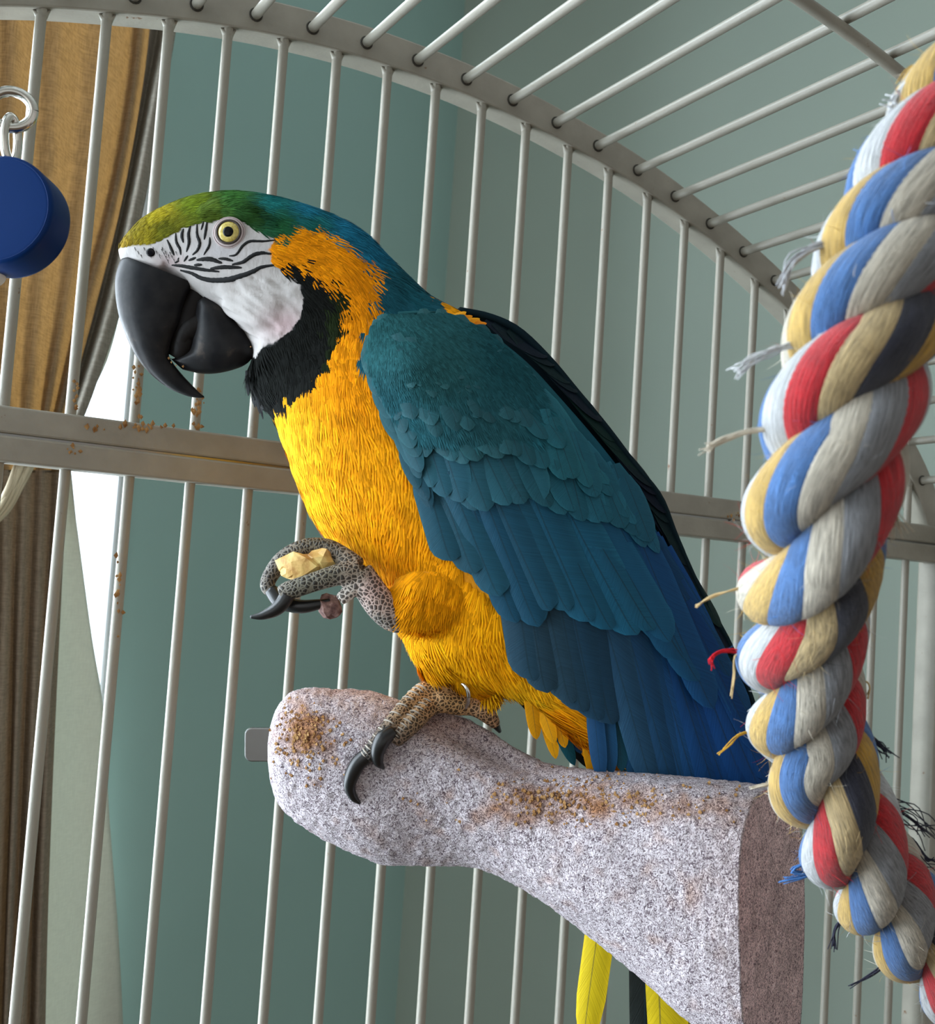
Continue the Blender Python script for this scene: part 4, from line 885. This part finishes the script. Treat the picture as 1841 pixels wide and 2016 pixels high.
wt = np.linalg.solve(AA, np.r_[hp[:, 2], 0, 0, 0])
def WH(u, v):
    r = np.hypot(hp[:, 0] - u, hp[:, 1] - v) / 300; return float(tps(r) @ wt[:nn_] + wt[nn_] + (u * wt[nn_ + 1] + v * wt[nn_ + 2]) / 300)
def wing_pt(u, v, off=0): return U(u, v, WH(u, v) + off)
def wing_n(u, v):
    a = wing_pt(u + 6, v) - wing_pt(u - 6, v); b = wing_pt(u, v + 6) - wing_pt(u, v - 6); n = np.cross(a, b); n /= np.linalg.norm(n)
    return n if n @ FWD < 0 else -n
wing = empty('wing', org(macaw)); wing.parent = macaw; wing.location = (0, 0, 0); ORG[wing.name] = org(macaw)
lead = spline([(735, 650), (722, 690), (735, 750), (762, 815), (795, 890), (828, 960), (858, 1030), (880, 1085), (910, 1120), (960, 1150), (1020, 1190), (1080, 1250), (1140, 1320), (1200, 1380)], 60)
trail = spline([(770, 618), (870, 614), (950, 648), (1000, 684), (1048, 726), (1106, 790), (1175, 870), (1236, 950), (1285, 1035), (1325, 1105), (1370, 1185), (1420, 1290), (1450, 1400), (1470, 1500)], 60)
gw = 26; V = []
for a, b in zip(lead, trail):
    for t in np.linspace(0, 1, gw):
        u, v = a * (1 - t) + b * t; V.append(wing_pt(u, v, -30 + 14 * (abs(t - 0.5) * 2) ** 3))
V = np.array(V); wv = vnoise(V, 200, 21); wcol = idw(*toPX(V), [((760, 680), (0.018, 0.085, 0.095)), ((950, 900), (0.016, 0.085, 0.105)), ((1200, 1100), (0.010, 0.075, 0.13)), ((1400, 1400), (0.006, 0.045, 0.14))]) * (0.8 + 0.4 * wv)[:, None]
wb = mk('wing_surface', V, grid_faces(60, gw), M_plume, wing, col=wcol); sm = wb.modifiers.new('thick', 'SOLIDIFY'); sm.thickness = 0.002; sm.offset = 0
wing_col_pts = [((740, 650), (0.022, 0.105, 0.115)), ((850, 700), (0.024, 0.105, 0.115)), ((760, 800), (0.016, 0.085, 0.105)), ((950, 850), (0.022, 0.10, 0.12)), ((880, 1000), (0.014, 0.070, 0.105)), ((1000, 1000), (0.016, 0.085, 0.115)), ((1000, 1180), (0.010, 0.062, 0.11)), ((1150, 1000), (0.016, 0.115, 0.17)), ((1200, 1150), (0.012, 0.10, 0.175)), ((1280, 1250), (0.010, 0.085, 0.18)), ((1120, 880), (0.018, 0.13, 0.17)), ((1350, 1300), (0.008, 0.065, 0.18)), ((1450, 1450), (0.006, 0.055, 0.20)), ((1200, 1400), (0.016, 0.055, 0.10)), ((1080, 1290), (0.02, 0.055, 0.085)), ((1000, 680), (0.012, 0.07, 0.085))]
def wcolour(u, v, f=1.0):
    c = idw(np.array([u]), np.array([v]), wing_col_pts)[0] * rng.uniform(0.84, 1.16) * f * 0.86; return tuple(float(x) for x in c)
def row(name, me, bases, tips, n, width, off0, off1, jit=5, f=1.0, wj=0.1, lift=None):
    bs = spline(np.array(bases, float), n); ts = spline(np.array(tips, float), n)
    for i in range(n):
        b = bs[i] + rng.normal(0, jit, 2); t = ts[i] + rng.normal(0, jit, 2); mid = (b * 0.4 + t * 0.6)
        o = off0 + (off1 - off0) * i / max(1, n - 1) + rng.normal(0, 0.6)
        bp_ = wing_pt(b[0], b[1], o - 3); tp_ = wing_pt(t[0], t[1], o + 3)
        # raise the chord so that the feather clears the bulge of the wing
        md = wing_pt(mid[0], mid[1], o); ch = bp_ * 0.4 + tp_ * 0.6; d = (md - ch) @ (-FWD)
        if d > 0: bp_ = bp_ - FWD * d; tp_ = tp_ - FWD * d * 0.6
        n_ = wing_n(*mid) + RIGHT * rng.normal(0, 0.07) + DOWN * rng.normal(0, 0.05)
        feather(name, me, bp_, tp_, n_, width * K * rng.uniform(1 - wj, 1 + wj), wcolour(*(t * 0.7 + b * 0.3), f), wing)
# lowest layer first: grey-blue inner flight feathers seen below the wing
row('flight_feather', FM_long, [(1010, 1080), (1060, 1100), (1110, 1130), (1150, 1160)], [(1045, 1338), (1110, 1380), (1165, 1412), (1214, 1424)], 6, 84, -8, -10, 4, 1.0)
# primaries
row('flight_feather', FM_long, [(1160, 1080), (1210, 1060), (1250, 1050), (1290, 1060), (1310, 1080)], [(1290, 1560), (1360, 1590), (1430, 1610), (1490, 1600), (1510, 1540)], 13, 62, -14, -6, 4, 1.0)
row('flight_feather', FM_long, [(1290, 1060), (1320, 1110), (1350, 1180)], [(1440, 1330), (1480, 1430), (1500, 1480)], 6, 44, -8, -4, 4, 0.85)
# secondaries
row('flight_feather', FM_long, [(830, 900), (880, 920), (930, 940), (980, 950), (1040, 960), (1100, 970), (1150, 990), (1200, 1010), (1240, 1020)], [(893, 1108), (968, 1158), (1040, 1238), (1094, 1200), (1165, 1222), (1240, 1250), (1302, 1248), (1360, 1310), (1405, 1390)], 15, 74, -2, 2, 4)
# greater coverts
row('covert', FM_mid, [(800, 800), (850, 830), (900, 840), (960, 840), (1020, 840), (1080, 850), (1130, 880), (1180, 910), (1220, 945)], [(850, 965), (905, 985), (960, 1010), (1032, 988), (1085, 1000), (1135, 1012), (1180, 1030), (1225, 1040), (1285, 1060)], 17, 64, 4, 8, 5)
# median coverts, three overlapping ranks
row('covert', FM_mid, [(785, 740), (840, 760), (900, 770), (960, 780), (1020, 790), (1080, 810), (1130, 850)], [(830, 880), (888, 908), (950, 905), (1005, 900), (1066, 920), (1120, 948), (1185, 968)], 17, 52, 9, 12, 6)
row('covert', FM_mid, [(765, 700), (820, 705), (880, 710), (940, 725), (1000, 750), (1060, 790)], [(800, 810), (860, 840), (910, 842), (970, 825), (1040, 850), (1110, 880)], 17, 46, 12, 14, 7)
row('covert', FM_mid, [(1020, 720), (1070, 775), (1130, 845), (1180, 905), (1220, 950)], [(1090, 830), (1150, 900), (1205, 970), (1250, 1030), (1290, 1090)], 14, 40, 6, 6, 5, 1.15)
for q, (b0, t0, n, w_) in enumerate([([(752, 670), (810, 665), (880, 672), (950, 700), (1010, 740)], [(780, 760), (840, 770), (905, 775), (970, 780), (1045, 815)], 18, 40),
                                     ([(742, 650), (800, 642), (870, 645), (940, 668), (1000, 705)], [(762, 725), (820, 728), (885, 730), (950, 745), (1015, 775)], 19, 36),
                                     ([(738, 640), (785, 627), (850, 624), (920, 640), (985, 678)], [(750, 690), (800, 690), (862, 690), (930, 705), (1000, 740)], 19, 33),
                                     ([(742, 630), (780, 620), (840, 615), (900, 622), (960, 648)], [(742, 668), (785, 660), (845, 655), (910, 664), (978, 698)], 18, 30)]):
    row('small_covert', FM_small, b0, t0, n, w_, 12 + q * 0.8, 12 + q * 0.8, 7, 1.0)
# leading edge coverts that fold round the shoulder
row('small_covert', FM_small, [(727, 660), (724, 700), (735, 750), (758, 800), (785, 860), (815, 920)], [(733, 720), (742, 760), (765, 815), (795, 880), (825, 945), (848, 1000)], 15, 34, 8, 6, 3, 0.95)
row('small_covert', FM_small, [(740, 690), (748, 740), (770, 790), (800, 850)], [(757, 750), (775, 805), (802, 860), (832, 930)], 11, 40, 12, 12, 4, 0.95)

# yellow tuft of the back showing over the shoulder
for i in range(26):
    f = rng.random(); u0, v0 = 858 + 62 * f + rng.normal(0, 3), 632 + 6 * f + rng.normal(0, 3)
    feather('tuft_feather', FM_small, U(u0, v0, 74 + rng.normal(0, 5)), U(u0 + rng.uniform(26, 46), v0 - rng.uniform(4, 20) + 10 * f, 62 + rng.normal(0, 5)), -FWD - DOWN * 0.5, 13 * K, (0.80, 0.29 * rng.uniform(0.8, 1.25), 0.004), macaw)
# fine soft feathers that blur the shoulder of the wing
SH = [(722, 690), (732, 640), (765, 618), (870, 616), (950, 648), (1040, 730), (1100, 850), (1000, 870), (900, 860), (820, 850), (770, 800), (738, 740)]
uu, vv = rng.uniform(715, 1110, 16000), rng.uniform(610, 880, 16000)
k_ = inpoly(uu, vv, SH) & (rng.random(16000) < np.clip(1.25 - ((uu - 760) * 0.45 + (vv - 640)) / 260, 0.12, 1)); uu, vv = uu[k_], vv[k_]
P = np.array([wing_pt(a, b, 9 + 9 * np.clip(1 - (b - 640) / 240, 0, 1)) for a, b in zip(uu, vv)]); Nn = np.array([wing_n(a, b) for a, b in zip(uu, vv)])
fd = idw(uu, vv, [((730, 650), (.15, 1)), ((800, 640), (.45, .9)), ((900, 640), (.8, .6)), ((760, 760), (.3, 1)), ((900, 780), (.5, .9)), ((1020, 760), (.65, .75))]); D = fd[:, :1] * RIGHT + fd[:, 1:] * DOWN; D -= Nn * np.sum(D * Nn, 1)[:, None]; D /= np.linalg.norm(D, axis=1)[:, None]
L = (20 + 12 * np.clip((vv - 640) / 200, 0, 1)) * K * rng.uniform(0.8, 1.25, len(uu)); cs = idw(uu, vv, wing_col_pts) * 0.86
V, F, Cc, Nv = barbs(P, Nn, D, L, cs, 6, 0.5, 0.10, 0.24, (0.8, 1.15)); o = mk('shoulder_plumage', V, F, M_plume, wing, col=Cc); o.data.normals_split_custom_set_from_vertices(Nv.tolist()); stuff(o)
# far wing, seen past the back; its shadow is put into near-black colours
fwing = empty('wing', org(macaw)); fwing.parent = macaw; fwing.location = (0, 0, 0); ORG[fwing.name] = org(macaw)
fo = spline([(905, 610), (965, 622), (1022, 648), (1082, 704), (1138, 770), (1198, 842), (1254, 916), (1302, 976), (1330, 1046), (1356, 1108), (1390, 1180), (1440, 1270), (1490, 1400), (1510, 1500)], 50)
fi = spline([(860, 640), (900, 680), (940, 740), (980, 820), (1020, 900), (1060, 980), (1110, 1060), (1150, 1120), (1190, 1190), (1230, 1250), (1280, 1310), (1330, 1370), (1380, 1440), (1420, 1500)], 50)
V = []
for i, (a, b) in enumerate(zip(fo, fi)):
    s_ = i / 49
    for t in np.linspace(0, 1, 18):
        u, v = a * (1 - t) + b * t; V.append(U(u, v, -28 - 105 * math.sin(min(1, t * 1.1 + 0.02) * math.pi / 2) * (1 - 0.5 * s_)))
V = np.array(V)
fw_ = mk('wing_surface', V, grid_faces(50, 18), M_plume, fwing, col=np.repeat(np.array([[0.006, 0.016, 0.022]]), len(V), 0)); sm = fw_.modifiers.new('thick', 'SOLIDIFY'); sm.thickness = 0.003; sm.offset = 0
for i in range(24):
    f = i / 23; a = fo[int(4 + f * 36)]; b = fo[min(49, int(4 + f * 36) + 7)]
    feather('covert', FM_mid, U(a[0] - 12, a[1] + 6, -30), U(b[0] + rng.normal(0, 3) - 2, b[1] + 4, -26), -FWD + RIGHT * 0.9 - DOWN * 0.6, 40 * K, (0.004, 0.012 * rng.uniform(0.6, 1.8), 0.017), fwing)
for i in range(9):
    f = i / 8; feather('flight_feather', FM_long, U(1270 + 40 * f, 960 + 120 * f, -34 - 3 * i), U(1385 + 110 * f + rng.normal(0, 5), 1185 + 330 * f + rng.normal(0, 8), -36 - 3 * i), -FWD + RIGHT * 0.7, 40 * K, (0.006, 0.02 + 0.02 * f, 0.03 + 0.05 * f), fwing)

# tail: long feathers hanging down behind the perch, golden underneath
tail = empty('tail', org(macaw)); tail.parent = macaw; tail.location = (0, 0, 0); ORG[tail.name] = org(macaw)
YEL = (0.62, 0.46, 0.012)
tf = [((1235, 1440), (1150, 2060), -60, 62, YEL), ((1255, 1430), (1172, 1905), -64, 64, (0.66, 0.50, 0.015)), ((1285, 1440), (1312, 2150), -70, 100, YEL), ((1270, 1440), (1276, 2150), -84, 78, (0.012, 0.016, 0.014)), ((1300, 1440), (1390, 2150), -76, 84, (0.5, 0.36, 0.01)), ((1320, 1440), (1430, 2120), -84, 80, (0.4, 0.3, 0.01)),
      ((1285, 1430), (1340, 2200), -92, 90, (0.010, 0.07, 0.16)), ((1300, 1430), (1390, 2200), -98, 90, (0.010, 0.07, 0.16))]
for b, t, w, wd, c in tf: feather('tail_feather', FM_long, U(b[0], b[1], w), U(t[0], t[1], w - 90), -FWD * 0.9 - RIGHT * 0.25, wd * K, c, tail)
# under-tail coverts and rump plumes between the wing and the perch
for i in range(34):
    f = i / 33; bu, bv = 1040 + 260 * f, 1330 + 90 * f; L = rng.uniform(110, 190)
    tu, tv = bu + rng.uniform(20, 110) * (0.6 + 0.5 * f), bv + L
    c = (0.80, 0.36, 0.006) if rng.random() < 0.75 - 0.75 * f else (0.012, 0.07 * rng.uniform(0.7, 1.5), 0.13)
    feather('covert', FM_mid, U(bu, bv, 34 - 40 * f + rng.normal(0, 6)), U(tu, min(tv, 1580), 14 - 50 * f + rng.normal(0, 6)), -FWD + RIGHT * rng.normal(0, 0.2), 30 * K, c, tail)
for i in range(9):
    f = i / 8; u0 = 1165 + 190 * f + rng.normal(0, 5)
    feather('covert', FM_mid, U(u0, 1350 + rng.normal(0, 8), 84 - 20 * f), U(u0 + 12 + 30 * f + rng.normal(0, 6), 1535 + rng.normal(0, 12), 66 - 24 * f), -FWD + RIGHT * rng.normal(0, 0.15), 34 * K, (0.012, 0.07 * rng.uniform(0.7, 1.4), 0.13 * rng.uniform(0.8, 1.3)), tail)
for i in range(12):
    f = rng.random(); feather('throat_feather', FM_small, B(486 + 18 * f, 728 + 22 * f, rng.uniform(-40, 40)), B(492 + 26 * f + rng.normal(0, 4), 790 + 18 * f + rng.normal(0, 10), rng.uniform(-40, 40)), -FWD - RIGHT * 0.5, 9 * K, (0.008, 0.009, 0.010), macaw)
for u0, v0, u1, v1 in [(1030, 1395, 1130, 1480), (1050, 1405, 1150, 1500), (1090, 1430, 1165, 1515)]:
    feather('covert', FM_mid, U(u0 - 30, v0 - 50, -30), U(u1, v1, -40), -FWD, 26 * K, (0.008, 0.010, 0.009), tail)

# --- legs and feet
M_ = None
def limb(path, nr=14):
    P = np.array([p[0] for p in path]); r = np.array([p[1] for p in path]); s = spline(np.c_[P, r], 7 * len(path)); return tube(s[:, :3], np.maximum(s[:, 3], 0.0004), nr)
def on_perch(u, v, r):
    h = cast(perch_bvh, u, v); nn = np.array(h[1]); nn = nn if nn @ FWD < 0 else -nn; return (np.array(h[0]) + nn * r * 0.92)
def wp(u, v, w, r): return (U(u, v, w), r * K)
def claw(path, parent):
    V, F = limb(path, 12); return mk('claw', V, F, M_claw, parent)
# standing foot, toes wrapped over the perch
def pq(u, v, r): return (on_perch(u, v, 2.0 * r * K), r * K)
def pp(u, v, r): return (on_perch(u, v, r * K), r * K)
h0 = on_perch(835, 1392, 22 * K); wst = ZBIRD - (h0 - CAM) @ FWD; wst /= K
toeA = [wp(958, 1378, wst - 40, 20), wp(905, 1370, wst - 24, 23), wp(868, 1358, wst - 8, 24), wp(838, 1364, wst + 2, 24), pp(805, 1398, 21), pp(768, 1440, 19), pp(738, 1474, 17), pp(722, 1492, 14)]
toeB = [wp(950, 1388, wst - 20, 20), wp(905, 1388, wst + 0, 21), wp(872, 1382, wst + 12, 22), pp(838, 1402, 22), pp(808, 1434, 20), pp(784, 1456, 17), pp(776, 1464, 13)]
toeC = [wp(920, 1384, wst - 6, 20), wp(948, 1398, wst - 4, 19), wp(968, 1416, wst - 14, 15), wp(976, 1428, wst - 22, 10)]
tars = [wp(930, 1382, wst - 20, 24), wp(958, 1378, wst - 36, 31), wp(965, 1352, wst - 48, 31), wp(958, 1320, wst - 56, 26), wp(950, 1290, wst - 60, 24)]
FV, FF = vox('foot', [limb(toeA), limb(toeB), limb(toeC), limb(tars)], 0.0008, 3)
fu, fv_ = toPX(FV)
fc = idw(fu, fv_, [((975, 1370), (0.46, 0.25, 0.18)), ((960, 1400), (0.32, 0.20, 0.11)), ((900, 1375), (0.32, 0.20, 0.09)), ((850, 1365), (0.36, 0.23, 0.12)), ((800, 1410), (0.20, 0.14, 0.085)), ((760, 1450), (0.085, 0.065, 0.05)), ((725, 1485), (0.045, 0.04, 0.036)), ((780, 1465), (0.13, 0.09, 0.065))])
foot = mk('foot', FV, FF, M_foot, macaw, col=fc)
claw([pp(728, 1484, 15), pp(708, 1500, 15), pp(695, 1524, 14), pp(691, 1546, 11), pp(698, 1566, 8), pp(709, 1580, 3)], foot)
claw([pq(772, 1448, 14), pq(755, 1462, 16), pq(746, 1480, 14), pq(747, 1498, 10), pq(756, 1512, 3)], foot)
claw([wp(966, 1418, wst - 12, 9), wp(976, 1428, wst - 20, 8), wp(984, 1440, wst - 34, 4)], foot)
# scutes: raised scale rows on top of the toes
for path, rr0 in ((toeA, 1.0), (toeB, 1.0)):
    s = spline(np.array([np.r_[p[0], p[1]] for p in path[3:]]), 15)
    for k in range(1, 14):
        p, r = s[k, :3], s[k, 3]; t = s[min(14, k + 1), :3] - s[k - 1, :3]; t /= np.linalg.norm(t); up = -DOWN - FWD * 0.7 - RIGHT * 0.25; up = up - t * (up @ t); up /= np.linalg.norm(up); sd = np.cross(t, up)
        V, F = tube([p + r * 1.02 * (math.cos(a) * up + math.sin(a) * sd) for a in np.linspace(-0.75, 0.75, 7)], np.array([0.3, 0.8, 1, 1, 1, 0.8, 0.3]) * 0.00045, 6)
        mk('scute', V, F, M_scute, foot)
V, F = tube([U(906 + 17 * math.cos(t), 1371 + 27 * math.sin(t), wst + 8 + 24 * math.cos(t + 0.5)) for t in np.linspace(0, 2 * math.pi, 33)], 5.2 * K, 10, cap=False); mk('leg_band', V, F, M_nickel, macaw)
# raised foot holding the nut
t1 = [wp(700, 1120, 112, 25), wp(668, 1096, 98, 23), wp(640, 1080, 92, 20), wp(600, 1080, 90, 19), wp(560, 1100, 92, 18), wp(536, 1128, 96, 16), wp(526, 1152, 102, 14), wp(534, 1166, 106, 12)]
t2 = [wp(706, 1126, 124, 24), wp(672, 1130, 134, 21), wp(636, 1140, 142, 19), wp(600, 1152, 146, 18), wp(570, 1162, 146, 18), wp(552, 1170, 146, 15)]
t3 = [wp(712, 1140, 122, 20), wp(694, 1160, 130, 15), wp(680, 1172, 134, 14), wp(668, 1182, 136, 11)]
tr = [wp(706, 1126, 122, 27), wp(728, 1160, 118, 29), wp(752, 1194, 112, 30), wp(778, 1218, 104, 27), wp(805, 1222, 90, 20)]
FV, FF = vox('foot', [limb(t1), limb(t2), limb(t3), limb(tr)], 0.0008, 3)
fu, fv_ = toPX(FV)
fc = idw(fu, fv_, [((735, 1165), (0.36, 0.26, 0.24)), ((760, 1190), (0.36, 0.27, 0.24)), ((745, 1225), (0.14, 0.125, 0.11)), ((700, 1120), (0.16, 0.13, 0.10)), ((650, 1130), (0.11, 0.10, 0.075)), ((600, 1150), (0.10, 0.095, 0.075)), ((620, 1080), (0.075, 0.062, 0.042)), ((540, 1120), (0.10, 0.09, 0.08)), ((680, 1172), (0.45, 0.42, 0.40))])
foot2 = mk('foot', FV, FF, M_foot, macaw, col=fc)
claw([wp(566, 1172, 148, 15), wp(556, 1188, 150, 14), wp(540, 1202, 152, 12), wp(516, 1212, 154, 8), wp(493, 1215, 155, 3)], foot2)
claw([wp(534, 1162, 108, 13), wp(552, 1184, 118, 14), wp(590, 1194, 126, 13), wp(625, 1190, 128, 10), wp(650, 1182, 128, 4)], foot2)
def lump(name, cu, cv, w, ru, rv, rw, seed, mat_, parent=None, at=None, n=2):
    bm = bmesh.new(); bmesh.ops.create_icosphere(bm, subdivisions=n, radius=1.0); V = np.array([v.co[:] for v in bm.verts]); F = [[v.index for v in f.verts] for f in bm.faces]; bm.free()
    V = V * (0.55 + 0.85 * vnoise(V, 1.9, seed))[:, None]; P = np.array([B0 * 0 + U(cu, cv, w) + K * (x * ru * RIGHT + y * rv * DOWN - z * rw * FWD) for x, y, z in V]); return mk(name, P, F, mat_, parent, at=at, smooth=False)
nut = empty('nut_piece', U(600, 1135, 112), 'broken yellow nut piece gripped in the toes of the raised foot', 'nut')
lump('kernel', 596, 1114, 114, 44, 26, 24, 31, M_nut, nut); lump('kernel', 634, 1106, 114, 30, 24, 22, 32, M_nut, nut); lump('kernel_crumb', 572, 1124, 118, 18, 14, 14, 33, M_nut, nut)
husk = lump('nut_husk', 650, 1196, 124, 24, 26, 16, 35, M_skin_bit, nut)
